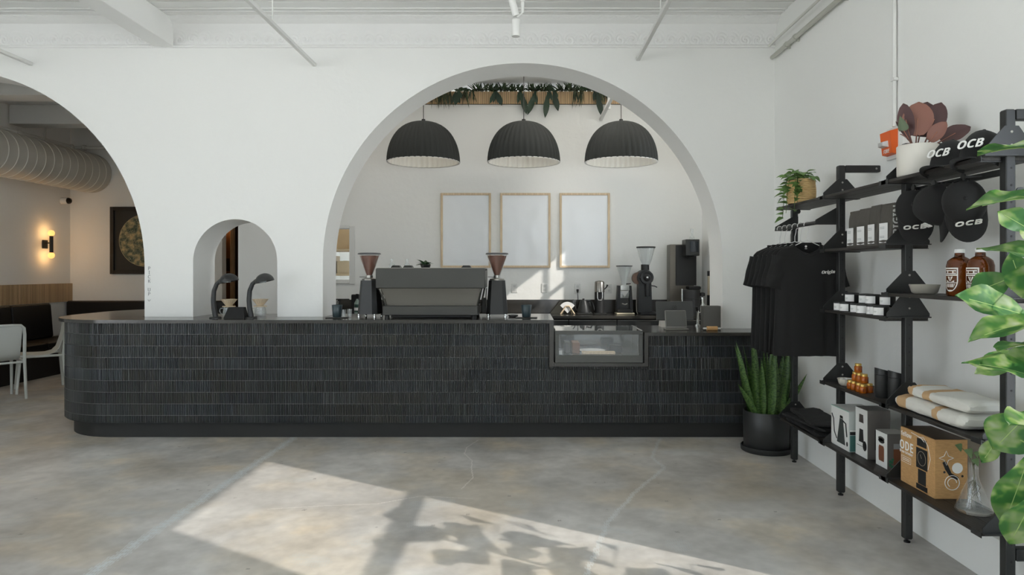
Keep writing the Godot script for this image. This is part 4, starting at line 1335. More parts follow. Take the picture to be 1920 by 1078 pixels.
func back_bar() -> void:
	# pendants
	var p0 := pendant(P(sx(794, 7.9), 2.755, 7.9), "black ribbed dome pendant on the side of the small arch", null)
	pendant(P(sx(982, 7.9), 2.755, 7.9), "black ribbed dome pendant hanging between the two others", p0)
	pendant(P(sx(1164.5, 7.9), 2.755, 7.9), "black ribbed dome pendant on the side of the clothes rail", p0)
	# two unseen ceiling lights added to brighten the bar room behind the arch
	var diff := mat(rgb(244, 244, 240), 0.6)
	diff.emission_enabled = true
	diff.emission = Color(1.0, 0.98, 0.95)
	diff.emission_energy_multiplier = 1.5
	var q := 0
	for x in [-1.9, 0.7]:
		var lt := thing("added_ceiling_light", ["added long white ceiling light over the espresso machine side", "added long white ceiling light over the till side"][q], "ceiling light", P(x, CEIL - 0.05, 7.25), 0.0, "added ceiling lights over the bar")
		put(S().cbox(Vector3(0, 0.03, 0), Vector3(1.9, 0.04, 0.3), 0.006), "housing", M.white, lt)
		put(S().cbox(Vector3(0, 0.004, 0), Vector3(1.84, 0.012, 0.26), 0.003), "diffuser", diff, lt)
		var al := AreaLight3D.new()
		al.name = "lamp_light"
		al.light_color = Color(1.0, 0.98, 0.95)
		al.light_energy = [0.72, 1.7][q]
		al.area_size = Vector2(1.8, 0.24)
		al.area_range = 14.0
		al.shadow_enabled = true
		lt.add_child(al)
		al.position = Vector3(0, -0.008, 0)
		al.rotation.x = -PI / 2
		q += 1
	# framed prints under wrinkled film
	var film := mat(rgb(247, 250, 252), 0.2)
	film.normal_enabled = true
	var nt := noise(0.005, 2, 71, 512)
	nt.as_normal_map = true
	nt.bump_strength = 6.0
	film.normal_texture = nt
	film.normal_scale = 0.6
	film.uv1_triplanar = true
	film.uv1_world_triplanar = true
	film.uv1_scale = Vector3.ONE * 0.9
	var k := 0
	for e in [873.5, 985.0, 1096.3]:
		var w := 0.64
		var h := 0.95
		var t := thing("framed_print", ["blank wrapped print in light wood frame, above the espresso machine", "blank wrapped print in light wood frame, the middle of three", "blank wrapped print in light wood frame, beside the clear grinders"][k], "picture", P(sx(e, 8.69), sy(502, 8.69), 8.698), 0.0, "wood framed prints on the bar wall")
		for b in [[-w / 2 + 0.014, h / 2, 0.028, h], [w / 2 - 0.014, h / 2, 0.028, h], [0, 0.014, w - 0.056, 0.028], [0, h - 0.014, w - 0.056, 0.028]]:
			put(S().cbox(Vector3(b[0], b[1], 0.013), Vector3(b[2], b[3], 0.026), 0.003), "frame_bar", M.wood, t)
		put(S().box(Vector3(0, h / 2, 0.007), Vector3(w - 0.056, h - 0.056, 0.008)), "wrapped_sheet", film, t)
		k += 1
	# outlets
	k = 0
	for e in [[965.0, 540.0], [1021.0, 540.0], [1083.0, 541.0], [1142.0, 541.0]]:
		var o := thing("wall_outlet", "small white wall plate above the back counter splash", "outlet", P(sx(e[0], 8.69), sy(e[1], 8.69) - 0.06, 8.699), 0.0, "white outlets over the back counter")
		put(S().cbox(Vector3(0, 0.06, 0.004), Vector3(0.075, 0.12, 0.008), 0.003), "plate", M.white, o)
		for y in [0.035, 0.085]:
			put(S().cbox(Vector3(0, y, 0.0085), Vector3(0.034, 0.03, 0.003), 0.001), "socket", mat(rgb(214, 214, 210), 0.5), o)
		k += 1
	# hand wash sign
	var sg := thing("hand_wash_sign", "black rounded sign with white text and hands symbol", "sign", P(-2.42, sy(572, 8.69), 8.699))
	put(S().cbox(Vector3(0, 0.04, 0.003), Vector3(0.36, 0.08, 0.005), 0.002), "plate", M.black, sg)
	var ln := 0
	for s in ["Employees Must", "Wash Hands Before", "Returning To Work"]:
		words(s, 0.013, M.print_white, sg, Transform3D(Basis(), Vector3(-0.04, 0.061 - ln * 0.021, 0.006)), "Droid Sans", true)
		ln += 1
	var hd := S()
	hd.tube([Vector3(0.09, 0.055, 0.006), Vector3(0.1, 0.065, 0.006), Vector3(0.13, 0.068, 0.006), Vector3(0.162, 0.06, 0.006), Vector3(0.165, 0.03, 0.006), Vector3(0.15, 0.014, 0.006), Vector3(0.1, 0.012, 0.006), Vector3(0.09, 0.03, 0.006), Vector3(0.09, 0.055, 0.006)], 0.0015, 5)
	hd.tube([Vector3(0.1, 0.045, 0.006), Vector3(0.125, 0.052, 0.006), Vector3(0.145, 0.045, 0.006), Vector3(0.14, 0.028, 0.006), Vector3(0.11, 0.024, 0.006)], 0.003, 5)
	put(hd, "hands_symbol", M.print_white, sg)
	# back counter
	var h0 := 0.97
	var fr := 8.05
	var bc := thing("back_counter", "low black cabinet run with drawers under the back worktop", "cabinet", P(-0.06, 0, 8.38))
	put(S().cbox(Vector3(0, 0.5, -0.01), Vector3(4.58, 0.86, 0.58), 0.004), "carcass", M.soft_black, bc)
	put(S().box(Vector3(0, 0.035, -0.02), Vector3(4.5, 0.07, 0.5)), "plinth", M.soft_black, bc)
	for i in 8:
		put(S().cbox(Vector3(-2.0 + i * 0.572, 0.79, 0.288), Vector3(0.562, 0.26, 0.018), 0.003), "drawer_front", mat(rgb(34, 35, 34), 0.45) if i == 0 else (bc.get_node("drawer_front") as MeshInstance3D).material_override, bc)
		put(S().cbox(Vector3(-2.0 + i * 0.572, 0.38, 0.288), Vector3(0.562, 0.54, 0.018), 0.003), "door", (bc.get_node("drawer_front") as MeshInstance3D).material_override, bc)
		if i > 2:
			put(S().cbox(Vector3(-2.0 + i * 0.572, 0.915, 0.297), Vector3(0.56, 0.006, 0.014), 0.001), "pull_edge", M.steel, bc)
	one(S().cbox(Vector3.ZERO, Vector3(4.59, 0.035, 0.645), 0.003), "back_worktop", M.stone, "dark stone worktop of the back counter under the prints", "worktop", P(-0.055, h0 - 0.0175, 8.375))
	one(S().cbox(Vector3.ZERO, Vector3(4.59, 0.165, 0.018), 0.002), "backsplash", M.stone, "low dark stone splash strip standing along back counter", "backsplash", P(-0.055, h0 + 0.0825, 8.689))
	back_things(h0)
	hatch_things()
	planter()

func back_things(y: float) -> void:
	var D := 8.38
	var m := D / F
	# filter paper fan in a wooden stand and the dark board behind
	var bd := thing("leaning_board", "dark flat board leaning behind the paper filter stand", "board", P(sx(1053, 8.5), y, 8.55))
	var b := S()
	b.extrude(V2([Vector2(-0.14, 0.0), Vector2(0.14, 0.0), Vector2(0.14, 0.16), Vector2(-0.01, 0.16)]), -0.012, 0.0)
	b.xf = Transform3D()
	put(b, "board", mat(rgb(62, 62, 54), 0.6), bd)
	var ft := thing("filter_stand", "white paper coffee filters fanned in a wooden stand", "filter stand", P(sx(1064, D), y, D))
	var fan := []
	for k in 13:
		var a := lerpf(0.75, PI - 0.75, k / 12.0)
		fan.append(Vector2(cos(a) * 0.12, 0.01 + sin(a) * 0.14))
	fan.append(Vector2(0, 0.012))
	put(S().extrude(V2(fan), -0.03, 0.01), "filter_papers", M.paper, ft)
	for s in [-1.0, 1.0]:
		put(S().tube([Vector3(s * 0.085, 0.004, 0.03), Vector3(s * 0.02, 0.1, 0.02)], 0.008, 8), "wooden_leg", M.wood, ft)
		put(S().tube([Vector3(s * 0.06, 0.004, -0.06), Vector3(s * 0.02, 0.1, -0.04)], 0.008, 8), "wooden_leg", M.wood, ft)
	put(S().tube([Vector3(-0.022, 0.1, 0.02), Vector3(0.022, 0.1, 0.02)], 0.008, 8), "cross_piece", M.wood, ft)
	# kettle
	var kt := thing("gooseneck_kettle", "matte black gooseneck kettle on its flat base", "kettle", P(sx(1094, D), y, D))
	put(S().cbox(Vector3(0.01, 0.01, 0), Vector3(0.19, 0.02, 0.16), 0.006), "power_base", M.dark_metal, kt)
	put(S().lathe([Vector2(0, 0.02), Vector2(0.078, 0.02), Vector2(0.076, 0.05), Vector2(0.045, 0.155), Vector2(0.042, 0.165), Vector2(0, 0.167)], 28), "body", M.powder, kt)
	put(S().lathe([Vector2(0, 0.166), Vector2(0.036, 0.166), Vector2(0.034, 0.174), Vector2(0.012, 0.176), Vector2(0.014, 0.19), Vector2(0, 0.192)], 20), "lid", M.black, kt)
	put(S().tube([Vector3(-0.07, 0.05, 0), Vector3(-0.095, 0.06, 0), Vector3(-0.1, 0.1, 0), Vector3(-0.11, 0.16, 0), Vector3(-0.13, 0.18, 0)], [0.011, 0.009, 0.007, 0.006, 0.006], 10), "spout", M.powder, kt)
	put(S().tube([Vector3(0.045, 0.155, 0), Vector3(0.09, 0.165, 0), Vector3(0.11, 0.13, 0), Vector3(0.135, 0.05, 0)], [0.009, 0.011, 0.012, 0.011], 10), "handle", M.black, kt)
	var cd := thing("power_cord", "black plug and cord going down from the outlet", "cord", P(sx(1083, 8.65), y + 0.27, 8.66))
	put(S().tube([Vector3(0, 0.025, 0), Vector3(0, -0.015, 0.01)], [0.016, 0.01], 10), "plug", M.black, cd)
	put(S().tube([Vector3(0, -0.01, 0.01), Vector3(0.005, -0.1, 0.02), Vector3(-0.01, -0.2, 0.02), Vector3(0.0, -0.265, 0.06)], 0.004, 6), "cable", M.black, cd)
	# soda maker
	var so := thing("soda_maker", "slim black drink maker with chrome top on back counter", "drink maker", P(sx(1124, D), y, D))
	put(S().cbox(Vector3(0.01, 0.008, 0.02), Vector3(0.15, 0.016, 0.18), 0.005), "base", M.dark_metal, so)
	put(S().tube([Vector3(0, 0.016, -0.02), Vector3(0, 0.27, -0.02)], 0.058, 26), "column", M.black, so)
	put(S().lathe([Vector2(0.055, 0.27), Vector2(0.062, 0.272), Vector2(0.06, 0.39), Vector2(0.05, 0.405), Vector2(0, 0.412)], 28), "chrome_head", mat(rgb(150, 146, 140), 0.25, 0.9), so)
	put(S().tube([Vector3(-0.03, 0.27, 0.05), Vector3(-0.03, 0.2, 0.055), Vector3(-0.02, 0.175, 0.056), Vector3(0.02, 0.175, 0.056), Vector3(0.03, 0.2, 0.055), Vector3(0.03, 0.27, 0.05)], 0.006, 8), "chrome_loop", M.chrome, so)
	put(S().tube([Vector3(0.055, 0.3, 0), Vector3(0.085, 0.33, 0), Vector3(0.1, 0.36, 0)], [0.006, 0.008, 0.012], 8), "lever", M.black, so)
	# clear hopper grinder
	var gr := thing("coffee_grinder", "compact grinder with empty clear hopper and steel front", "grinder", P(sx(1170.5, D), y, D))
	put(S().cbox(Vector3(0, 0.012, 0.02), Vector3(0.22, 0.018, 0.2), 0.004), "tray", mat(rgb(206, 196, 170), 0.5), gr)
	put(S().cbox(Vector3(0, 0.045, 0), Vector3(0.2, 0.05, 0.17), 0.012), "base", M.black, gr)
	for s in [-1.0, 1.0]:
		put(S().hexa([Vector3(s * 0.1, 0.06, 0.05), Vector3(s * 0.06, 0.06, 0.05), Vector3(s * 0.06, 0.06, -0.08), Vector3(s * 0.1, 0.06, -0.08), Vector3(s * 0.082, 0.35, 0.05), Vector3(s * 0.055, 0.35, 0.05), Vector3(s * 0.055, 0.35, -0.08), Vector3(s * 0.082, 0.35, -0.08)]), "side_panel", M.black, gr)
	put(S().cbox(Vector3(0, 0.2, -0.03), Vector3(0.12, 0.28, 0.1), 0.006), "body", M.dark_metal, gr)
	put(S().cbox(Vector3(0, 0.325, 0.03), Vector3(0.11, 0.07, 0.05), 0.006), "steel_head", M.chrome, gr)
	put(S().extrude(V2([Vector2(-0.052, 0.29), Vector2(-0.052, 0.2), Vector2(0.052, 0.2), Vector2(0.052, 0.29), Vector2(0, 0.215)]), 0.02, 0.032), "steel_front", M.chrome, gr)
	put(S().extrude(V2([Vector2(-0.05, 0.29), Vector2(0.05, 0.29), Vector2(0.0, 0.216)]), 0.02, 0.045), "chute", M.steel, gr)
	put(S().tube([Vector3(-0.03, 0.13, 0.03), Vector3(0.0, 0.12, 0.06), Vector3(0.03, 0.13, 0.03)], 0.008, 8), "fork", M.steel, gr)
	put(S().lathe([Vector2(0.035, 0.36), Vector2(0.035, 0.395), Vector2(0.092, 0.585), Vector2(0.09, 0.585), Vector2(0.033, 0.395), Vector2(0.033, 0.36)], 30), "hopper", M.clear, gr)
	put(S().lathe([Vector2(0, 0.585), Vector2(0.1, 0.585), Vector2(0.1, 0.596), Vector2(0, 0.598)], 30), "lid", M.black, gr)
	put(S().tube([Vector3(0.02, 0.37, 0.02), Vector3(0.075, 0.375, 0.03)], [0.008, 0.006], 8), "gate_lever", M.black, gr)
	# tall grinder
	var ek := thing("tall_grinder", "tall black retail grinder with funnel hopper and round wheel", "grinder", P(sx(1211, D), y, D))
	put(S().cbox(Vector3(0.01, 0.015, 0.04), Vector3(0.21, 0.03, 0.26), 0.006), "base", M.black, ek)
	put(S().hexa([Vector3(-0.1, 0.03, 0.04), Vector3(0.07, 0.03, 0.04), Vector3(0.07, 0.03, -0.12), Vector3(-0.1, 0.03, -0.12), Vector3(-0.09, 0.4, 0.04), Vector3(0.06, 0.4, 0.04), Vector3(0.06, 0.4, -0.12), Vector3(-0.09, 0.4, -0.12)]), "column", M.powder, ek)
	put(S().tube([Vector3(-0.015, 0.45, -0.14), Vector3(-0.015, 0.45, 0.06)], 0.095, 30), "motor", M.black, ek)
	put(S().tube([Vector3(-0.09, 0.44, -0.08), Vector3(-0.09, 0.44, 0.0)], 0.075, 24), "side_wheel", mat(rgb(120, 96, 80), 0.4, 0.3), ek)
	var wh := S()
	wh.xf = Transform3D(Basis(Vector3(1, 0, 0), PI / 2), Vector3(0.0, 0.45, 0.06))
	wh.lathe([Vector2(0, 0.03), Vector2(0.025, 0.03), Vector2(0.03, 0.02), Vector2(0.05, 0.016), Vector2(0.056, 0.022), Vector2(0.078, 0.02), Vector2(0.084, 0.008), Vector2(0.084, 0.0), Vector2(0, 0.0)], 36)
	put(wh, "front_wheel", M.black, ek)
	for a in [0.0, PI]:
		put(S().lathe([Vector2(0, 0), Vector2(0.008, 0), Vector2(0.008, 0.02), Vector2(0, 0.02)], 10), "bolt", M.chrome, ek).transform = Transform3D(Basis(Vector3(1, 0, 0), PI / 2), Vector3(0.088 * cos(a), 0.45, 0.06))
	put(S().lathe([Vector2(0, 0), Vector2(0.014, 0), Vector2(0.012, 0.016), Vector2(0, 0.018)], 12), "hub", M.chrome, ek).transform = Transform3D(Basis(Vector3(1, 0, 0), PI / 2), Vector3(0.0, 0.45, 0.088))
	put(S().tube([Vector3(-0.01, 0.54, 0), Vector3(-0.01, 0.61, 0)], 0.05, 22), "neck", M.black, ek)
	put(S().lathe([Vector2(0.045, 0.6), Vector2(0.07, 0.66), Vector2(0.112, 0.815), Vector2(0.109, 0.815), Vector2(0.067, 0.66), Vector2(0.042, 0.6)], 32, 0.4), "hopper", M.clear, ek)
	put(S().lathe([Vector2(0, 0.812), Vector2(0.116, 0.812), Vector2(0.116, 0.828), Vector2(0, 0.83)], 32), "lid", M.black, ek)
	put(S().tube([Vector3(0.06, 0.35, 0.03), Vector3(0.1, 0.345, 0.04), Vector3(0.13, 0.33, 0.04)], 0.006, 8), "bag_clip", M.black, ek)
	put(S().tube([Vector3(0.01, 0.38, 0.05), Vector3(0.01, 0.22, 0.06)], [0.035, 0.03], 16), "spout", M.black, ek)
	put(S().tube([Vector3(-0.1, 0.2, -0.1), Vector3(-0.108, 0.1, -0.06), Vector3(-0.11, 0.03, -0.02), Vector3(-0.105, 0.005, 0.02)], 0.004, 6), "cable", M.pale_pipe, ek)
	# brewer
	var bw := thing("coffee_brewer", "tall black batch brewer tower with projecting head", "coffee brewer", P(sx(1287, D), y, 8.47))
	put(S().cbox(Vector3(0, 0.03, 0.0), Vector3(0.34, 0.06, 0.4), 0.006), "base", M.black, bw)
	put(S().cbox(Vector3(-0.03, 0.46, -0.11), Vector3(0.3, 0.8, 0.18), 0.005), "tower", mat(rgb(112, 106, 96), 0.35, 0.4), bw)
	put(S().cbox(Vector3(0.02, 0.6, -0.015), Vector3(0.255, 0.5, 0.016), 0.003), "front_panel", M.black, bw)
	put(S().cbox(Vector3(0.055, 0.815, 0.08), Vector3(0.17, 0.2, 0.2), 0.006), "head", mat(rgb(52, 52, 50), 0.3, 0.3), bw)
	put(S().cbox(Vector3(0.075, 0.825, 0.181), Vector3(0.1, 0.13, 0.004), 0.001), "display", mat(rgb(28, 34, 40), 0.1), bw)
	put(S().lathe([Vector2(0, 0), Vector2(0.04, 0), Vector2(0.05, 0.02), Vector2(0.04, 0.03), Vector2(0, 0.03)], 20), "spray_head", M.dark_metal, bw).position = Vector3(0.05, 0.69, 0.08)
	one(S().lathe([Vector2(0, 0), Vector2(0.03, 0), Vector2(0.035, 0.02), Vector2(0.015, 0.05), Vector2(0.022, 0.09), Vector2(0.02, 0.13), Vector2(0.017, 0.13), Vector2(0.012, 0.05), Vector2(0.03, 0.02), Vector2(0, 0.004)], 18), "glass_ornament", M.clear, "small clear glass piece standing on the brewer tower", "ornament", P(sx(1287, D) + 0.055, y + 0.9155, D - 0.06))
	# airpots beside the brewer
	var ap := thing("coffee_server", "black cylindrical coffee server with chrome edge under brewer", "coffee server", P(sx(1293, 8.2), y, 8.14))
	put(S().lathe([Vector2(0, 0), Vector2(0.11, 0), Vector2(0.11, 0.3), Vector2(0.1, 0.31), Vector2(0, 0.31)], 28), "body", M.black, ap)
	put(S().lathe([Vector2(0.111, 0.2), Vector2(0.113, 0.205), Vector2(0.111, 0.21)], 28), "ring", M.dark_metal, ap)
	put(S().cbox(Vector3(-0.112, 0.17, 0.03), Vector3(0.014, 0.3, 0.03), 0.004), "gauge_tube", M.chrome, ap)
	put(S().tube([Vector3(0.05, 0.06, 0.1), Vector3(0.05, 0.07, 0.14), Vector3(0.05, 0.04, 0.15)], 0.012, 10), "tap", M.chrome, ap)
	put(S().cbox(Vector3(0.03, 0.33, 0.0), Vector3(0.15, 0.04, 0.14), 0.01), "lid", M.soft_black, ap)
	var cn := thing("clear_canister", "clear tall canister with black lid by the arch edge", "canister", P(sx(1336, 8.2), y, 8.22))
	put(S().tube([Vector3(0, 0.0, 0), Vector3(0, 0.24, 0)], 0.06, 24), "dispenser_base", M.black, cn)
	put(S().tube([Vector3(0, 0.24, 0), Vector3(0, 0.47, 0)], 0.055, 24, true), "clear_tube", mat(rgb(196, 184, 160), 0.3), cn)
	put(S().tube([Vector3(0, 0.47, 0), Vector3(0, 0.53, 0)], 0.058, 24), "lid", M.black, cn)
	var st := thing("chrome_dispenser", "chrome dispenser with black knob beside the clear canister", "dispenser", P(sx(1321, 8.0), y, 8.1))
	put(S().lathe([Vector2(0, 0), Vector2(0.05, 0), Vector2(0.05, 0.12), Vector2(0.02, 0.15), Vector2(0.02, 0.22), Vector2(0, 0.23)], 22), "body", M.chrome, st)
	put(S().lathe([Vector2(0, 0.23), Vector2(0.03, 0.235), Vector2(0.03, 0.27), Vector2(0, 0.28)], 18), "knob", M.black, st)
	# soap bottle and dark canister at the left end of the back counter
	var bt := thing("dark_tin", "tall black tin behind the green soap bottle", "tin", P(sx(667, 8.4), y, 8.5))
	put(S().cbox(Vector3(0, 0.115, 0), Vector3(0.14, 0.23, 0.09), 0.004), "body", M.soft_black, bt)
	put(S().cbox(Vector3(0, 0.233, 0), Vector3(0.136, 0.01, 0.086), 0.003), "lid", M.black, bt)
	var sb := thing("soap_bottle", "green labelled bottle with black stopper on back counter", "bottle", P(sx(669, 8.3), y, 8.32))
	put(S().lathe([Vector2(0, 0), Vector2(0.033, 0), Vector2(0.035, 0.01), Vector2(0.035, 0.14), Vector2(0.014, 0.18), Vector2(0.014, 0.19), Vector2(0, 0.19)], 22), "body", mat(rgb(150, 168, 160), 0.2), sb)
	put(S().lathe([Vector2(0.0357, 0.03), Vector2(0.0357, 0.125)], 22), "label_band", mat(rgb(40, 76, 66), 0.5), sb)
	put(S().lathe([Vector2(0.0362, 0.05), Vector2(0.0362, 0.085)], 22), "white_label", M.paper, sb)
	put(S().lathe([Vector2(0, 0.19), Vector2(0.014, 0.19), Vector2(0.012, 0.235), Vector2(0.018, 0.24), Vector2(0.018, 0.25), Vector2(0, 0.25)], 16), "stopper", M.black, sb)

func hatch_things() -> void:
	# goods on a shelf seen through the hatch
	var s := thing("storage_rack", "pale wire storage rack seen through the wall hatch", "rack", P(-2.75, 0, 9.35))
	for x in [-0.55, 0.55]:
		for z in [-0.2, 0.2]:
			put(S().tube([Vector3(x, 0, z), Vector3(x, 2.3, z)], 0.012, 8), "post", M.steel, s)
	for y in [1.45, 1.78]:
		put(S().cbox(Vector3(0, y, 0), Vector3(1.12, 0.03, 0.44), 0.004), "shelf", mat(rgb(190, 170, 138), 0.6), s)
	var k := 0
	for e in [[-2.42, 1.795, 0.3, 0.3, "brown cardboard carton with dark gap on the rack"], [-2.76, 1.795, 0.3, 0.28, "tall brown carton beside the other on the storage rack"], [-2.42, 1.465, 0.22, 0.17, "low pale carton on the lower rack shelf in hatch"], [-2.7, 1.465, 0.26, 0.24, "pale open carton deep on the lower rack shelf"]]:
		var b := thing("cardboard_box", e[4], "box", P(e[0], e[1], 9.32))
		put(S().cbox(Vector3(0, e[3] / 2, 0), Vector3(e[2], e[3], 0.3), 0.004), "carton", mat(rgb(186, 158, 120), 0.8) if k < 2 else mat(rgb(196, 178, 148), 0.8), b)
		put(S().box(Vector3(0, e[3] + 0.001, 0), Vector3(0.05, 0.002, 0.3)), "tape", mat(rgb(170, 140, 96), 0.4), b)
		k += 1

func planter() -> void:
	var t := thing("slatted_planter", "long planter box of thin light wood slats on bar wall", "planter", P(-0.7, 3.62, 8.76))
	put(S().cbox(Vector3(0, 0.08, 0.0), Vector3(5.7, 0.155, 0.16), 0.003), "box", M.soft_black, t)
	var s := S()
	s.tint = true
	rng.seed = 31
	var x := -2.85
	while x < 2.83:
		var k := rng.randf_range(0.85, 1.1)
		s.col = Color(0.72 * k, 0.5 * k, 0.28 * k)
		s.box(Vector3(x + 0.0095, 0.08, 0.09), Vector3(0.019, 0.158, 0.014))
		x += 0.0235
	put(s, "slats", M.slat, t).set_meta("kind", "stuff")
	rng.seed = 77
	# [pixel x, kind]: 0 tufted grass, 1 broad hanging frond, 2 hanging roots and thin blades
	var k := 0
	for e in [[822, 2], [838, 2], [862, 1], [880, 2], [900, 0], [918, 0], [930, 1], [945, 0], [962, 0], [975, 1], [1000, 0], [1003, 1], [1020, 0], [1032, 1], [1040, 1], [1058, 0], [1072, 0], [1084, 2], [1098, 0], [1116, 1], [1132, 2]]:
		var kind: int = e[1]
		var names := ["spiky green grass tuft growing up out of slatted planter", "broad dark fern frond hanging over the slatted planter", "thin trailing green blades hanging over the slatted planter"]
		var pl := thing(["grass_tuft", "hanging_fern", "trailing_plant"][kind], names[kind], "plant", P(sx(e[0], 8.68), 3.775, 8.72), 0.0, ["grass tufts in the planter", "fern fronds over the planter", "trailing plants over the planter"][kind])
		var sh := S()
		sh.tint = true
		if kind == 0:
			for j in 22:
				var a := rng.randf() * TAU
				var el := rng.randf_range(0.5, 1.35)
				sh.col = Color(0.035, 0.06, 0.022) * rng.randf_range(0.6, 1.8)
				sh.leaf(Vector3(rng.randf_range(-0.05, 0.05), 0, 0.02), Vector3(cos(a) * cos(el), sin(el), absf(sin(a)) * cos(el)), Vector3(0, 0.6, 1), rng.randf_range(0.09, 0.22), 0.015, 0.3, 0.2, 0, 5)
			for j in 8:
				sh.col = Color(0.03, 0.05, 0.02) * rng.randf_range(0.6, 1.6)
				sh.leaf(Vector3(rng.randf_range(-0.07, 0.07), 0.01, 0.06), Vector3(rng.randf_range(-0.6, 0.6), 0.25, 0.5), Vector3(0, 1, 0.3), rng.randf_range(0.08, 0.13), 0.03, 0.7, 0.2, 0, 6)
		elif kind == 1:
			for j in 4:
				sh.col = Color(0.022, 0.045, 0.026) * rng.randf_range(0.8, 1.5)
				var big := 1.0 if j == 0 else 0.55
				sh.leaf(Vector3(rng.randf_range(-0.03, 0.03), 0.03, 0.1), Vector3(rng.randf_range(-0.45, 0.45), -1.0, 0.12), Vector3(0, 0.1, 1), big * rng.randf_range(0.22, 0.4), big * 0.085, 0.06, 0.12, 4, 10, 0.05)
			for j in 5:
				var a := rng.randf() * TAU
				sh.col = Color(0.03, 0.06, 0.025) * rng.randf_range(0.7, 1.5)
				sh.leaf(Vector3(0, 0.0, 0.04), Vector3(cos(a), 0.7, 0.3), Vector3(0, 0.6, 1), 0.11, 0.04, 0.4, 0.2, 0, 6)
		else:
			for j in 26:
				sh.col = Color(0.045, 0.06, 0.026) * rng.randf_range(0.5, 1.6)
				sh.leaf(Vector3(rng.randf_range(-0.07, 0.07), 0.02, 0.1), Vector3(rng.randf_range(-0.35, 0.35), -1.0, rng.randf_range(0.0, 0.15)), Vector3(rng.randf_range(-0.5, 0.5), 0, 1), rng.randf_range(0.1, 0.26), 0.011, rng.randf_range(-0.1, 0.2), 0.1, 0, 5)
			for j in 8:
				var a := rng.randf() * TAU
				sh.col = Color(0.03, 0.06, 0.022) * rng.randf_range(0.7, 1.5)
				sh.leaf(Vector3(rng.randf_range(-0.05, 0.05), 0, 0.05), Vector3(cos(a), 0.8, 0.4), Vector3(0, 0.6, 1), 0.09, 0.03, 0.4, 0.2, 0, 5)
		put(sh, "foliage", M.leaf, pl)
		k += 1

const POST_X := 2.112
const POSTS := [5.362, 4.572, 3.778, 2.99]
const SH0 := 1.985
const SH1 := 2.232
func bracket(parent: Node, x0: float, x1: float, y: float, d: float, high: float) -> void:
	# a flat triangular steel plate across the post, its foot along the shelf end
	var b := S()
	b.extrude(V2([Vector2(x0, y), Vector2(x1, y), Vector2(x1, y + 0.02), Vector2(POST_X + 0.03, y + high), Vector2(POST_X - 0.03, y + high), Vector2(x0, y + 0.02)]), -d - 0.003, -d + 0.003)
	b.span(P(x0, y - 0.003, d - 0.02), P(x1, y + 0.003, d + 0.02))
	var o := put(b, "bracket", M.powder, parent)
	o.position = -parent.position
	for k in [0.35, 0.8]:
		var bolt := S()
		bolt.xf = Transform3D(Basis(Vector3(1, 0, 0), PI / 2), Vector3(POST_X, y + high * k, -d + 0.003))
		bolt.lathe([Vector2(0, 0.004), Vector2(0.0045, 0.003), Vector2(0.0065, 0)], 10)
		put(bolt, "bolt", M.steel, o)

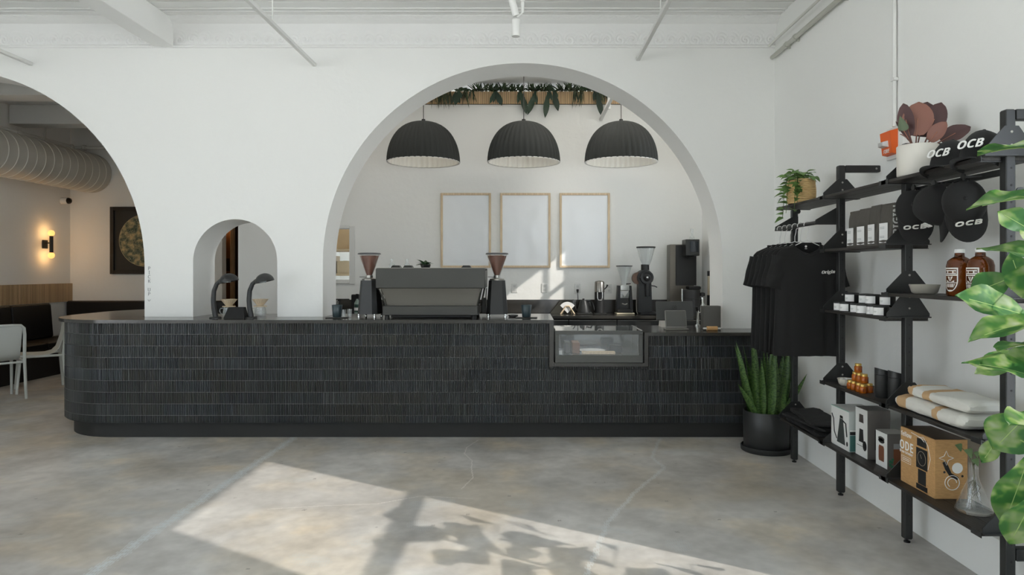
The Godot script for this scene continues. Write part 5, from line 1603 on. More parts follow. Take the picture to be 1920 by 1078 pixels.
func shelving() -> void:
	var t := thing("shelving_unit", "tall black steel post shelving with dark boards along wall", "shelving", P(POST_X, 0, 4.2))
	var lift := Transform3D(Basis(), -t.position)
	var k := 0
	for d in POSTS:
		var top := 2.205 if k > 0 else 1.98
		var s := S()
		s.xf = lift
		s.cbox(P(POST_X, (0.02 + top) / 2, d), Vector3(0.046, top - 0.02, 0.046), 0.007)
		var post := put(s, "post", M.powder, t)
		var ft := S()
		ft.xf = Transform3D(Basis(), P(POST_X, 0, d) - t.position)
		ft.lathe([Vector2(0, 0), Vector2(0.017, 0), Vector2(0.017, 0.008), Vector2(0.006, 0.012), Vector2(0.006, 0.022), Vector2(0, 0.022)], 14)
		put(ft, "levelling_foot", M.black, post)
		var hl := S()
		hl.xf = lift
		var y := 0.16
		while y < top - 0.04:
			hl.xf = lift * Transform3D(Basis(Vector3(1, 0, 0), PI / 2), P(POST_X, y, d - 0.0232))
			hl.lathe([Vector2(0, 0.0006), Vector2(0.0048, 0.0006), Vector2(0.0048, 0)], 8)
			y += 0.0745
		put(hl, "bolt_holes", M.print_black, post).set_meta("kind", "stuff")
		if k > 0:
			var a := S()
			a.xf = lift
			a.cbox(P((POST_X + 0.023 + RIGHT) / 2, 2.182, d), Vector3(RIGHT - POST_X - 0.023, 0.046, 0.046), 0.006)
			put(a, "wall_arm", M.powder, t)
			var bt := S()
			bt.xf = lift * Transform3D(Basis(Vector3(1, 0, 0), PI / 2), P(RIGHT - 0.03, 2.182, d - 0.023))
			bt.lathe([Vector2(0, 0.004), Vector2(0.005, 0.003), Vector2(0.007, 0)], 10)
			put(bt, "bolt", M.steel, t)
		if k == 3:
			var a := S()
			a.xf = lift
			a.cbox(P((POST_X + 0.023 + RIGHT - 0.135) / 2, 0.262, d), Vector3(RIGHT - 0.135 - POST_X - 0.023, 0.055, 0.046), 0.006)
			put(a, "wall_arm", M.powder, t)
		k += 1
	# [first post, last post, height of the board top]
	for e in [[0, 1, 2.0], [1, 2, 2.0], [2, 3, 2.0], [1, 2, 1.645], [1, 2, 1.245], [1, 2, 0.766], [2, 3, 1.38], [2, 3, 0.766], [0, 1, 0.36], [1, 2, 0.36], [2, 3, 0.36]]:
		var far: float = POSTS[e[0]]
		var near: float = POSTS[e[1]]
		var b := S()
		b.xf = lift
		# boards are notched round the posts: a full front and back strip and a middle piece
		b.cbox(P((SH0 + POST_X - 0.026) / 2, e[2] - 0.009, (far + near) / 2), Vector3(POST_X - 0.026 - SH0, 0.018, far - near - 0.004), 0.003)
		b.cbox(P(POST_X, e[2] - 0.009, (far + near) / 2), Vector3(0.052, 0.018, far - near - 0.056), 0.002)
		b.cbox(P((SH1 + POST_X + 0.026) / 2, e[2] - 0.009, (far + near) / 2), Vector3(SH1 - POST_X - 0.026, 0.018, far - near - 0.004), 0.003)
		put(b, "board", M.shelf_wood, t)
		for d in [far - 0.012, near + 0.012]:
			var fl := S()
			fl.xf = lift
			fl.span(P(SH0 - 0.004, e[2] - 0.022, d - 0.012), P(SH1, e[2] - 0.0185, d + 0.012))
			fl.span(P(SH0 - 0.004, e[2] - 0.022, d - 0.035), P(SH0 - 0.001, e[2] + 0.001, d + 0.035))
			put(fl, "board_support", M.powder, t)
	for e in [[1, 2.0, 0.11], [2, 2.0, 0.11], [3, 2.0, 0.13], [1, 1.645, 0.12], [2, 1.645, 0.12], [1, 1.245, 0.12], [2, 1.245, 0.14], [1, 0.766, 0.12], [2, 0.766, 0.12], [3, 0.766, 0.12], [2, 1.38, 0.12], [3, 1.38, 0.12], [0, 0.36, 0.12], [1, 0.36, 0.1], [2, 0.36, 0.12], [3, 0.36, 0.12]]:
		bracket(t, SH0, SH1 - 0.01, e[1] + 0.001, POSTS[e[0]] - 0.024, e[2])
	# clothes rail of the far bay
	var rl := S()
	rl.xf = lift
	rl.tube([P(1.968, 1.826, POSTS[0] - 0.02), P(1.968, 1.826, POSTS[1] + 0.02)], 0.0135, 16)
	put(rl, "clothes_rail", M.powder, t)
	for d in [POSTS[0] - 0.026, POSTS[1] + 0.026]:
		var b := S()
		b.xf = lift
		b.extrude(V2([Vector2(1.95, 1.812), Vector2(POST_X + 0.02, 1.812), Vector2(POST_X + 0.02, 1.925), Vector2(POST_X - 0.02, 1.925), Vector2(1.955, 1.845)]), -d - 0.003, -d + 0.003)
		put(b, "rail_bracket", M.powder, t)
	# peg rail under the top board of the near bay
	var pr := S()
	pr.xf = lift
	pr.cbox(P(POST_X + 0.04, 1.945, (POSTS[2] + POSTS[3]) / 2), Vector3(0.02, 0.03, POSTS[2] - POSTS[3] - 0.05), 0.004)
	put(pr, "peg_rail", M.powder, t)
	for e in [[POST_X + 0.03, 1.945, 3.61], [POST_X + 0.03, 1.945, 3.43], [POST_X + 0.03, 1.945, 3.2]]:
		var pg := S()
		pg.xf = lift
		pg.tube([P(e[0], e[1], e[2]), P(e[0] - 0.09, e[1] - 0.004, e[2])], 0.005, 10)
		pg.tube([P(e[0] - 0.086, e[1] - 0.004, e[2]), P(e[0] - 0.093, e[1] - 0.004, e[2])], 0.016, 18)
		put(pg, "peg", M.powder, t)
	for e in [[POSTS[3], 1.84], [POSTS[0], 1.96]]:
		var pg := S()
		pg.xf = lift
		pg.tube([P(POST_X, e[1], e[0] - 0.02), P(POST_X, e[1], e[0] - 0.075)], 0.006, 10)
		pg.tube([P(POST_X, e[1], e[0] - 0.072), P(POST_X, e[1], e[0] - 0.08)], 0.018, 20)
		put(pg, "peg", M.powder, t)

func picture_box(called: String, label: String, where: Vector3, w: float, h: float, dep: float, front: Material, side: Material, lid: Material) -> Node3D:
	# local +z is the printed front (turned to face the room), +x the side towards the counter front
	var t := thing(called, label, "box", where, -PI / 2)
	var b := S()
	b.cbox(Vector3(0, h / 2, 0), Vector3(w, h, dep), 0.0025)
	put(b, "carton", side, t)
	put(S().box(Vector3(0, h / 2, dep / 2 + 0.0004), Vector3(w - 0.006, h - 0.006, 0.0008)), "printed_front", front, t)
	put(S().box(Vector3(0, h + 0.0004, 0), Vector3(w - 0.006, 0.0008, dep - 0.006)), "printed_lid", lid, t)
	return t

func flatshape(parent: Node, called: String, poly: Array, m: Material, z: float, thick := 0.0006) -> MeshInstance3D:
	return put(S().extrude(V2(poly), z, z + thick), called, m, parent)
func round_poly(cx: float, cy: float, rx: float, ry: float, k := 24) -> Array:
	var o := []
	for i in k:
		o.append(Vector2(cx + rx * cos(TAU * i / k), cy + ry * sin(TAU * i / k)))
	return o

func make_cap(label: String) -> Node3D:
	# brim forward along +z, crown up
	var t := thing("baseball_cap", label, "cap", Vector3.ZERO, 0.0, "black caps")
	var sh := S()
	var ins := S()
	for pass_ in 2:
		var rows := []
		for i in 13:
			var a := PI / 2 * i / 12.0
			var line := []
			for j in 49:
				var th := TAU * j / 48.0
				var r := cos(a)
				var y := 0.118 * sin(a)
				var fz := 0.098 * r * sin(th)
				if sin(th) > 0.0:
					y *= 1.0 + 0.1 * sin(th) * cos(a) * sin(a) * 2.0
				var p := Vector3(0.083 * r * cos(th), y, fz)
				var seam := 1.0 - 0.012 * exp(-pow(fposmod(th + PI / 6.0, PI / 3.0) - PI / 6.0, 2.0) * 300.0) * cos(a)
				p *= seam * (0.965 if pass_ else 1.0)
				line.append(p)
			rows.append(line)
		# leave the arched gap above the strap at the back open
		for i in 12:
			for j in 48:
				var th := TAU * (j + 0.5) / 48.0
				var back := absf(angle_difference(th, 1.5 * PI))
				if back < 0.42 and i >= 1 and i < 5 - int(back * 5.0):
					continue
				var a: Vector3 = rows[i][j]
				var b: Vector3 = rows[i][j + 1]
				var c: Vector3 = rows[i + 1][j + 1]
				var d: Vector3 = rows[i + 1][j]
				var s := -1.0 if pass_ else 1.0
				(ins if pass_ else sh).q(a, b, c, d, a.normalized() * s, b.normalized() * s, c.normalized() * s, d.normalized() * s)
	var crown := put(sh, "crown", M.cloth_black, t)
	put(ins, "lining", M.soft_black, t)
	put(S().lathe([Vector2(0, 0.126), Vector2(0.006, 0.124), Vector2(0.008, 0.119), Vector2(0, 0.117)], 12), "top_button", M.cloth_black, crown)
	var up := []
	var lo := []
	for i in 7:
		var s := i / 6.0
		var l1 := []
		var l2 := []
		for j in 17:
			var uu := -1.0 + j / 8.0
			var th := PI / 2 - uu * 1.18
			var root := Vector3(0.083 * cos(th), 0.004, 0.098 * sin(th))
			var reach := 0.075 * sqrt(maxf(0.0, 1.0 - uu * uu * 0.97))
			var p := root + Vector3(cos(th) * 0.15, 0, 1.0).normalized() * reach * s
			p.y += -0.028 * uu * uu * s * 1.2 - 0.004 * s
			l1.append(p)
			l2.append(p + Vector3(0, -0.004, 0))
		up.append(l1)
		lo.append(l2)
	var br := S()
	br.grid(up, false, true)
	br.grid(lo, false, false)
	for j in 16:
		br.flat(up[6][j], up[6][j + 1], lo[6][j + 1], lo[6][j], Vector3(0, 0, 1))
	put(br, "brim", M.cloth_black, t)
	var stp := S()
	stp.tube([Vector3(-0.032, 0.007, -0.091), Vector3(0, 0.007, -0.097), Vector3(0.032, 0.007, -0.091)], 0.006, 8)
	put(stp, "back_strap", M.cloth_black, t)
	words("OCB", 0.036, M.print_white, t, Transform3D(Basis(Vector3(1, 0, 0), -0.4) * Basis(Vector3(1, 0, 0), Vector3(0.12, 1, 0), Vector3(0, 0, 1)), Vector3(0, 0.058, 0.0975)), "Droid Sans", true, 0.003)
	return t

func folded(z0: float, z1: float, w: float, h: float, sag: float, sd: int, stripes: Array, base: Color) -> Shape:
	# a folded cloth: rounded oblong sections along z, with bulging folds; local origin at its base
	var s := S()
	s.tint = true
	var f := FastNoiseLite.new()
	f.seed = sd
	f.frequency = 3.0
	var rows := []
	var m := 40
	for i in m + 1:
		var q := i / float(m)
		var z := lerpf(z0, z1, q)
		var endk := minf(1.0, minf(q, 1.0 - q) * 14.0)
		var line := []
		for j in 32:
			var a := TAU * j / 32.0
			var cx := signf(cos(a)) * pow(absf(cos(a)), 0.45)
			var cy := signf(sin(a)) * pow(absf(sin(a)), 0.6)
			var wob := f.get_noise_3d(cos(a) * 0.4, sin(a) * 0.4, z * 2.0) * sag
			var hh := h * (0.35 + 0.65 * sqrt(endk))
			line.append(Vector3(cx * (w / 2 + wob) * (0.9 + 0.1 * endk), h / 2 + cy * (hh / 2 + (wob * 0.8 if cy > 0.0 else 0.0)), z))
		rows.append(line)
	for i in m:
		var zc: float = (rows[i][0].z + rows[i + 1][0].z) / 2.0
		s.col = base
		for e in stripes:
			if zc > e[0] and zc < e[1]:
				s.col = e[2]
		s.grid([rows[i], rows[i + 1]], true, false)
	for i in [0, m]:
		s.col = base
		var mid := Vector3.ZERO
		for p in rows[i]:
			mid += p / 32.0
		for j in 32:
			s.tri(mid, rows[i][j], rows[i][(j + 1) % 32], Vector3(0, 0, -1 if (z0 < z1) == (i == 0) else 1))
	# smooth the section joints: normals from the section shape
	for i in s.n.size():
		pass
	return s

func shelf_goods() -> void:
	# coffee bags, front to the room
	var foil := relief(mat(rgb(84, 80, 74), 0.7), noise(0.03, 3, 81, 256), 0.2)
	foil.uv1_triplanar = true
	foil.uv1_scale = Vector3.ONE * 3.0
	var bag: Node3D
	var k := 0
	for d in [4.27, 4.14, 4.01, 3.876]:
		var lab: String = ["dark coffee bag with white label nearest the clothes rail", "dark coffee bag with white label, second from the clothes rail", "dark coffee bag with white label, second from the hanging caps", "dark coffee bag with white label beside the hanging caps"][k]
		var where := P(2.07, 1.645, d)
		if bag:
			var c := copy(bag, where, -PI / 2 + [0.0, 0.05, -0.04, 0.06][k], lab)
			c.scale = Vector3(1.0, [1, 1.02, 1.05, 1.04][k], 1.0)
		else:
			bag = thing("coffee_bag", lab, "coffee bag", where, -PI / 2, "coffee bags on the shelf")
			var rows := []
			for i in 10:
				var s := i / 9.0
				var w := 0.064 - (0.002 if i < 8 else 0.004)
				var dd := 0.034 * (1.0 - pow(s, 2.2)) + 0.004
				var line := []
				for j in 24:
					var a := TAU * j / 24.0
					var cx := signf(cos(a)) * pow(absf(cos(a)), 0.3)
					var cz := signf(sin(a)) * pow(absf(sin(a)), 0.45)
					line.append(Vector3(cx * w, s * 0.228, cz * dd * (1.0 + 0.06 * sin(s * 20.0)) + 0.006 * sin(s * 9.0) * s))
				rows.append(line)
			var sh := S()
			sh.grid(rows, true, true)
			var mid := Vector3(0, 0, 0)
			for j in 24:
				sh.tri(mid, rows[0][j], rows[0][(j + 1) % 24], Vector3.DOWN)
				sh.tri(Vector3(0, 0.228, 0), rows[9][j], rows[9][(j + 1) % 24], Vector3.UP)
			put(sh, "bag", foil, bag)
			put(S().cbox(Vector3(0, 0.214, 0.004), Vector3(0.124, 0.03, 0.012), 0.003), "folded_top", foil, bag)
			var lb := put(S().cbox(Vector3(0, 0.068, 0.0385), Vector3(0.082, 0.108, 0.0015), 0.0005), "label", M.paper, bag)
			for y in [0.1, 0.092, 0.05, 0.043]:
				put(S().box(Vector3(-0.012, y, 0.0394), Vector3(0.044, 0.0022, 0.0006)), "label_print", M.print_grey, lb)
		if k == 3:
			words("ORIGIN", 0.04, M.print_white, get_child(get_child_count() - 1), Transform3D(Basis(Vector3(0, 1, 0), Vector3(0, 0, 1), Vector3(1, 0, 0)), Vector3(0.0632, 0.115, 0.0)), "Droid Sans", true, 0.0012)
		k += 1
	# candle tins
	var tin: Node3D
	k = 0
	for e in [[2.035, 4.405, 0], [2.03, 4.315, 0], [2.035, 4.18, 0], [2.03, 4.095, 0], [2.035, 3.985, 0], [2.03, 3.895, 0], [2.13, 4.36, 0], [2.13, 4.26, 0], [2.13, 4.13, 0], [2.13, 4.03, 0], [2.13, 3.92, 0], [2.075, 4.335, 1], [2.075, 4.155, 1], [2.07, 4.065, 1], [2.075, 3.91, 1]]:
		var where := P(e[0], 1.245 + e[2] * 0.0585, e[1])
		var lab: String = ["black candle tin with white label standing on the shelf board", "black candle tin with white label stacked on other tins"][e[2]]
		if tin:
			copy(tin, where, -PI / 2 + 0.25, lab)
		else:
			tin = thing("candle_tin", lab, "candle", where, -PI / 2 + 0.25, "candle tins on the shelf")
			put(S().lathe([Vector2(0, 0), Vector2(0.039, 0), Vector2(0.041, 0.003), Vector2(0.041, 0.048), Vector2(0, 0.048)], 28), "tin", M.black, tin)
			put(S().lathe([Vector2(0, 0.0485), Vector2(0.042, 0.0485), Vector2(0.042, 0.0555), Vector2(0.039, 0.058), Vector2(0, 0.0585)], 28), "lid", M.powder, tin)
			var lb := S()
			lb.lathe([Vector2(0.0414, 0.004), Vector2(0.0414, 0.047)], 16, 0.6, PI / 2 - 1.15, PI / 2 + 1.15)
			var lo := put(lb, "label", M.paper, tin)
			put(S().box(Vector3(0, 0.026, 0.0416), Vector3(0.022, 0.002, 0.0006)), "label_print", M.print_grey, lo)
			put(S().box(Vector3(0, 0.02, 0.0416), Vector3(0.016, 0.0016, 0.0006)), "label_print", M.print_grey, lo)
		k += 1
	# honey jars
	var jar: Node3D
	var honey := mat(rgb(176, 92, 22), 0.18)
	honey.backlight_enabled = true
	honey.backlight = Color(0.4, 0.16, 0.02)
	var gold := mat(rgb(206, 172, 96), 0.3, 0.8)
	for e in [[2.03, 4.262, 0], [2.03, 4.216, 0], [2.03, 4.15, 0], [2.03, 4.104, 0], [2.078, 4.24, 0], [2.078, 4.19, 0], [2.078, 4.125, 0], [2.05, 4.236, 1], [2.05, 4.186, 1], [2.055, 4.138, 1], [2.05, 4.204, 2]]:
		var where := P(e[0], 0.766 + e[2] * 0.055, e[1])
		var lab: String = ["small honey jar with gold lid in the bottom row", "small honey jar with gold lid in the middle row", "single honey jar with gold lid on top of pile"][e[2]]
		if jar:
			copy(jar, where, 0.4 * e[1], lab)
		else:
			jar = thing("honey_jar", lab, "jar", where, 0.0, "honey jars in a pile")
			put(S().lathe([Vector2(0, 0), Vector2(0.02, 0), Vector2(0.0225, 0.004), Vector2(0.0225, 0.034), Vector2(0.018, 0.041), Vector2(0, 0.041)], 6), "jar", honey, jar)
			put(S().lathe([Vector2(0, 0.041), Vector2(0.019, 0.041), Vector2(0.019, 0.053), Vector2(0.017, 0.055), Vector2(0, 0.055)], 18), "lid", gold, jar)
			put(S().cbox(Vector3(-0.0195, 0.02, 0), Vector3(0.001, 0.018, 0.018), 0.0003), "label", mat(rgb(120, 40, 24), 0.6), jar)
	var sp := grain(mat(rgb(216, 212, 200), 0.5), noise(0.12, 2, 88, 256, FastNoiseLite.TYPE_SIMPLEX_SMOOTH, [[0.0, Color(0.6, 0.56, 0.5)], [0.3, Color(0.97, 0.96, 0.94)], [1.0, Color(1, 1, 1)]]), Vector3.ONE * 4.0, false)
	var bw := thing("speckled_bowl", "small speckled white bowl of samples beside honey jars", "bowl", P(2.05, 0.766, 4.37))
	put(S().lathe([Vector2(0, 0), Vector2(0.026, 0), Vector2(0.04, 0.012), Vector2(0.05, 0.046), Vector2(0.047, 0.046), Vector2(0.037, 0.015), Vector2(0, 0.008)], 28), "bowl", sp, bw)
	for i in 6:
		put(S().cbox(Vector3(0.022 * cos(i * 1.3), 0.04, 0.022 * sin(i * 1.3)), Vector3(0.02, 0.012, 0.02), 0.004), "sample", M.paper, bw)
	k = 0
	for e in [[2.075, 3.968], [2.095, 3.86]]:
		var cn := thing("storage_canister", ["matte black canister with slanted lid beside the honey jars", "matte black canister with slanted lid against the post"][k], "canister", P(e[0], 0.766, e[1]), 0.0, "black canisters on the shelf")
		put(S().lathe([Vector2(0, 0), Vector2(0.038, 0), Vector2(0.041, 0.004), Vector2(0.041, 0.132), Vector2(0, 0.132)], 30), "body", M.powder, cn)
		var ld := S()
		var rows := []
		for i in 2:
			var line := []
			for j in 30:
				var a := TAU * j / 30.0
				line.append(Vector3(0.041 * cos(a), 0.134 if i == 0 else 0.162 - 0.011 * cos(a), 0.041 * sin(a)))
			rows.append(line)
		ld.grid(rows, true, true)
		for j in 30:
			ld.tri(Vector3(0, 0.16, 0), rows[1][j], rows[1][(j + 1) % 30], Vector3.UP)
		put(ld, "slanted_lid", M.powder, cn)
		k += 1
	# grey bowl and amber growlers
	one(S().lathe([Vector2(0, 0), Vector2(0.045, 0), Vector2(0.06, 0.008), Vector2(0.073, 0.05), Vector2(0.07, 0.05), Vector2(0.056, 0.011), Vector2(0, 0.006)], 36), "ceramic_bowl", mat(rgb(176, 172, 160), 0.5), "low grey ceramic bowl on the shelf beside amber bottles", "bowl", P(2.085, 1.38, 3.565))
	var amber := solid_glass(Color(0.5, 0.25, 0.06), 0.22)
	var em := Image.create(128, 192, false, Image.FORMAT_RGBA8)
	for y in 192:
		for x in 128:
			var px := (x - 64) / 64.0
			var py := y / 192.0
			var wd := 0.9 if py < 0.5 else 0.9 * sqrt(maxf(0.0, 1.0 - pow((py - 0.5) / 0.5, 2.0)))
			var inside := absf(px) < wd and py > 0.02
			var c := Color(0, 0, 0, 0)
			if inside:
				var edge := absf(px) > wd - 0.12 or py < 0.07 or py > 0.93
				var band := (py > 0.3 and py < 0.345) or (py > 0.62 and py < 0.65)
				var ray := py > 0.38 and py < 0.6 and absf(px) < 0.5 and cos(atan2(px, 0.62 - py) * 8.0) > 0.1
				var letters := py > 0.12 and py < 0.27 and absf(px) < 0.7 and (py < 0.16 or py > 0.235 or absf(absf(px) - 0.35) < 0.08)
				var low := py > 0.68 and py < 0.82 and absf(px) < wd - 0.25 and fposmod(px * 7.0, 1.0) > 0.4
				if edge or band or ray or letters or low:
					c = Color(0.94, 0.93, 0.9, 1.0)
			em.set_pixel(x, y, c)
	var label_m := mat(Color.WHITE, 0.6)
	label_m.albedo_texture = ImageTexture.create_from_image(em)
	label_m.transparency = BaseMaterial3D.TRANSPARENCY_ALPHA_SCISSOR
	label_m.alpha_scissor_threshold = 0.5
	k = 0
	for e in [[2.075, 3.262], [2.09, 3.135]]:
		var b := thing("growler_bottle", ["amber glass growler with white shield emblem and white cap, bowl side", "amber glass growler with white shield emblem and white cap, post side"][k], "bottle", P(e[0], 1.38, e[1]), 0.0, "amber growlers on the shelf")
		put(S().lathe([Vector2(0, 0), Vector2(0.05, 0), Vector2(0.056, 0.006), Vector2(0.056, 0.145), Vector2(0.05, 0.168), Vector2(0.034, 0.182), Vector2(0.022, 0.188), Vector2(0.02, 0.208), Vector2(0, 0.208)], 36, 0.4), "glass_body", amber, b)
		put(S().lathe([Vector2(0, 0.206), Vector2(0.022, 0.206), Vector2(0.022, 0.221), Vector2(0.02, 0.224), Vector2(0, 0.224)], 24), "cap", M.white, b)
		var lb := S()
		for i in 16:
			var a0 := PI + 0.25 - 0.72 + 1.44 * i / 16.0
			var a1 := PI + 0.25 - 0.72 + 1.44 * (i + 1) / 16.0
			var c0 := Vector3(cos(a0), 0, -sin(a0))
			var c1 := Vector3(cos(a1), 0, -sin(a1))
			var before := lb.v.size()
			lb.q(c0 * 0.0568 + Vector3(0, 0.022, 0), c1 * 0.0568 + Vector3(0, 0.022, 0), c1 * 0.0568 + Vector3(0, 0.138, 0), c0 * 0.0568 + Vector3(0, 0.138, 0), c0, c1, c1, c0)
			for q in range(before, lb.v.size()):
				var p := lb.v[q]
				var th := fposmod(atan2(-p.z, p.x), TAU)
				lb.u.append(Vector2((th - (PI + 0.25 - 0.72)) / 1.44, 1.0 - (p.y - 0.022) / 0.116))
		put(lb, "shield_label", label_m, b)
		k += 1
	# caps
	var cap := make_cap("black cap with white letters on top board, beside the white pot")
	cap.transform = Transform3D(Basis(Vector3(0, 1, 0), atan2(-0.9, 0.42)).scaled(Vector3.ONE * 1.14), P(2.105, 2.0055, 3.36))
	var cap2 := copy(cap, Vector3.ZERO, 0.0, "black cap with white letters on top board, against the steel bracket")
	cap2.transform = Transform3D(Basis(Vector3(0, 1, 0), atan2(-0.88, 0.48)).scaled(Vector3.ONE * 1.14), P(2.1, 2.0055, 3.125))
	k = 0
	for e in [[2.05, 1.835, 3.6, -0.55, 0.83, 0.12], [2.045, 1.835, 3.42, -0.93, -0.36, -0.05], [2.04, 1.825, 3.17, -0.5, 0.86, 0.3]]:
		var c := copy(cap, Vector3.ZERO, 0.0, ["black cap hanging from a peg beside the coffee bags", "black mesh cap hanging side on between two other caps", "large black cap with white letters hanging against the near post"][k])
		var o := Vector3(e[3], 0.05, e[4]).normalized()
		var down := Vector3(e[5] * 0.5, -1, 0.0)
		down = (down - o * down.dot(o)).normalized()
		c.transform = Transform3D(Basis(o.cross(down), o, down).orthonormalized().scaled(Vector3.ONE * 1.1), P(e[0], e[1], e[2]) - o * 0.04)
		k += 1
	goods_low()

func goods_low() -> void:
	var white_c := mat(rgb(228, 228, 224), 0.55)
	var grey_c := mat(rgb(104, 100, 96), 0.5)
	var mint := mat(rgb(126, 178, 158), 0.55)
	var teal := mat(rgb(66, 110, 104), 0.55)
	var pb: Material = M.print_black
	# kettle box
	var a := picture_box("kettle_box", "white and mint carton printed with a black kettle", P(2.034 + 0.1, 0.36, 4.414), 0.25, 0.2555, 0.2, white_c, mat(rgb(196, 202, 198), 0.55), white_c)
	flatshape(a, "kettle_print", [Vector2(-0.04, 0.03), Vector2(0.075, 0.03), Vector2(0.045, 0.19), Vector2(0.0, 0.19)], mat(rgb(62, 68, 66), 0.5), 0.1009)
	flatshape(a, "lid_print", [Vector2(0.0, 0.193), Vector2(0.045, 0.193), Vector2(0.04, 0.21), Vector2(0.005, 0.21)], pb, 0.1009)
	put(S().tube([Vector3(-0.04, 0.05, 0.101), Vector3(-0.075, 0.09, 0.101), Vector3(-0.085, 0.17, 0.101), Vector3(-0.11, 0.2, 0.101)], 0.004, 5), "spout_print", pb, a)
	put(S().tube([Vector3(0.045, 0.18, 0.101), Vector3(0.085, 0.17, 0.101), Vector3(0.1, 0.09, 0.101)], 0.005, 5), "handle_print", pb, a)
	flatshape(a, "badge_print", round_poly(0.1, 0.045, 0.011, 0.015, 16), pb, 0.1009)
	put(S().box(Vector3(0, 0.2535, 0.1005), Vector3(0.25, 0.004, 0.0012)), "mint_edge", mint, a)
	put(S().box(Vector3(0.1254, 0.055, 0), Vector3(0.0008, 0.1, 0.19)), "teal_side_print", teal, a)
	put(S().box(Vector3(0.1254, 0.118, 0), Vector3(0.0008, 0.02, 0.19)), "dark_side_print", pb, a)
	put(S().box(Vector3(0.126, 0.135, 0), Vector3(0.0008, 0.006, 0.19)), "white_side_print", M.paper, a)
	# tall box
	var b := picture_box("grinder_box", "tall white and grey carton printed with a mill", P(2.063 + 0.069, 0.36, 4.19), 0.152, 0.298, 0.138, white_c, grey_c, grey_c)
	flatshape(b, "mill_print", [Vector2(-0.03, 0.09), Vector2(0.03, 0.09), Vector2(0.022, 0.17), Vector2(-0.022, 0.17)], pb, 0.0699)
	flatshape(b, "cup_print", [Vector2(-0.028, 0.21), Vector2(0.028, 0.21), Vector2(0.024, 0.26), Vector2(-0.024, 0.26)], mat(rgb(74, 66, 62), 0.5), 0.0699)
	flatshape(b, "disc_print", round_poly(0.042, 0.075, 0.024, 0.03), pb, 0.0701)
	put(S().box(Vector3(-0.02, 0.066, 0.0702), Vector3(0.07, 0.003, 0.0006)), "line_print", pb, b)
	put(S().box(Vector3(0.0764, 0.12, 0.0), Vector3(0.0008, 0.12, 0.05)), "side_photo_print", pb, b)
	# canister box
	var c := picture_box("canister_box", "small white and grey carton printed with bean jar", P(2.072 + 0.06, 0.36, 3.9715), 0.131, 0.206, 0.12, white_c, grey_c, mat(rgb(170, 168, 162), 0.55))
	var bean := mat(rgb(122, 74, 50), 0.6)
	flatshape(c, "jar_print", [Vector2(-0.027, 0.035), Vector2(0.027, 0.035), Vector2(0.03, 0.05), Vector2(0.03, 0.11), Vector2(0.024, 0.125), Vector2(-0.024, 0.125), Vector2(-0.03, 0.11), Vector2(-0.03, 0.05)], bean, 0.0609)
	flatshape(c, "lid_print", round_poly(0.0, 0.152, 0.034, 0.014), pb, 0.0609)
	flatshape(c, "lid_print", round_poly(0.0, 0.165, 0.034, 0.012), mat(rgb(70, 68, 64), 0.5), 0.0609)
	put(S().box(Vector3(0.0659, 0.075, 0.0), Vector3(0.0008, 0.09, 0.05)), "side_jar_print", bean, c)
	put(S().box(Vector3(0.066, 0.135, 0.0), Vector3(0.0008, 0.03, 0.05)), "side_lid_print", M.print_grey, c)
	for e in [[0.05, 0.045], [0.03, 0.045], [0.045, 0.035], [0.02, 0.035], [0.06, 0.03]]:
		put(S().box(Vector3(0.0662, e[0], e[1]), Vector3(0.0008, 0.014, 0.012)), "green_speck_print", mat(rgb(48, 120, 84), 0.5), c)
	# big brown carton
	var d := picture_box("grinder_carton", "large brown carton with bold white lettering and mill outline", P(2.045 + 0.083, 0.36, 3.565), 0.309, 0.297, 0.166, M.card, M.card, mat(rgb(92, 74, 56), 0.6))
	var pw: Material = M.print_white
	words("ODE", 0.048, pw, d, Transform3D(Basis(), Vector3(-0.097, 0.2, 0.0838)), "Droid Sans", true, 0.0006)
	words("fellow", 0.024, pw, d, Transform3D(Basis(), Vector3(-0.098, 0.262, 0.0838)), "Droid Sans", true, 0.0006)
	words("Brew Grinder", 0.014, pw, d, Transform3D(Basis(), Vector3(-0.1, 0.165, 0.0838)), "Droid Sans", true, 0.0006)
	for e in [[-0.1, 0.142, 0.09, 0.0018], [-0.1, 0.112, 0.09, 0.0018], [-0.145, 0.127, 0.0018, 0.03], [-0.055, 0.127, 0.0018, 0.03], [-0.1, 0.132, 0.07, 0.003], [-0.1, 0.123, 0.07, 0.003]]:
		put(S().box(Vector3(e[0], e[1], 0.084), Vector3(e[2], e[3], 0.0006)), "line_print", pw, d)
	for e in [[0.045, 0.252, 0.085, 0.04], [0.045, 0.17, 0.1, 0.105], [0.047, 0.075, 0.07, 0.075], [0.045, 0.022, 0.1, 0.026]]:
		put(S().cbox(Vector3(e[0], e[1], 0.0842), Vector3(e[2], e[3], 0.0006), 0.0002), "mill_print", pb, d)
	var dial := S()
	var ring := []
	for i in 33:
		ring.append(Vector3(0.045 + 0.036 * cos(TAU * i / 32), 0.172 + 0.036 * sin(TAU * i / 32), 0.0848))
	dial.tube(ring, 0.0014, 5)
	dial.tube([Vector3(0.045, 0.172, 0.0848), Vector3(0.033, 0.19, 0.0848)], 0.0014, 5)
	put(dial, "dial_print", mat(rgb(150, 138, 120), 0.5), d)
	put(S().tube([Vector3(-0.05, 0.285, 0.0842), Vector3(0.03, 0.278, 0.0842), Vector3(0.07, 0.262, 0.0842), Vector3(0.05, 0.275, 0.0842), Vector3(0.02, 0.276, 0.0842), Vector3(0.06, 0.285, 0.0842), Vector3(0.1, 0.25, 0.0842), Vector3(0.12, 0.19, 0.0842), Vector3(0.1, 0.13, 0.0842)], 0.0016, 5), "cord_print", pw, d)
	# the side that faces the till: star, discs, hand mill
	var sx_ := 0.1552
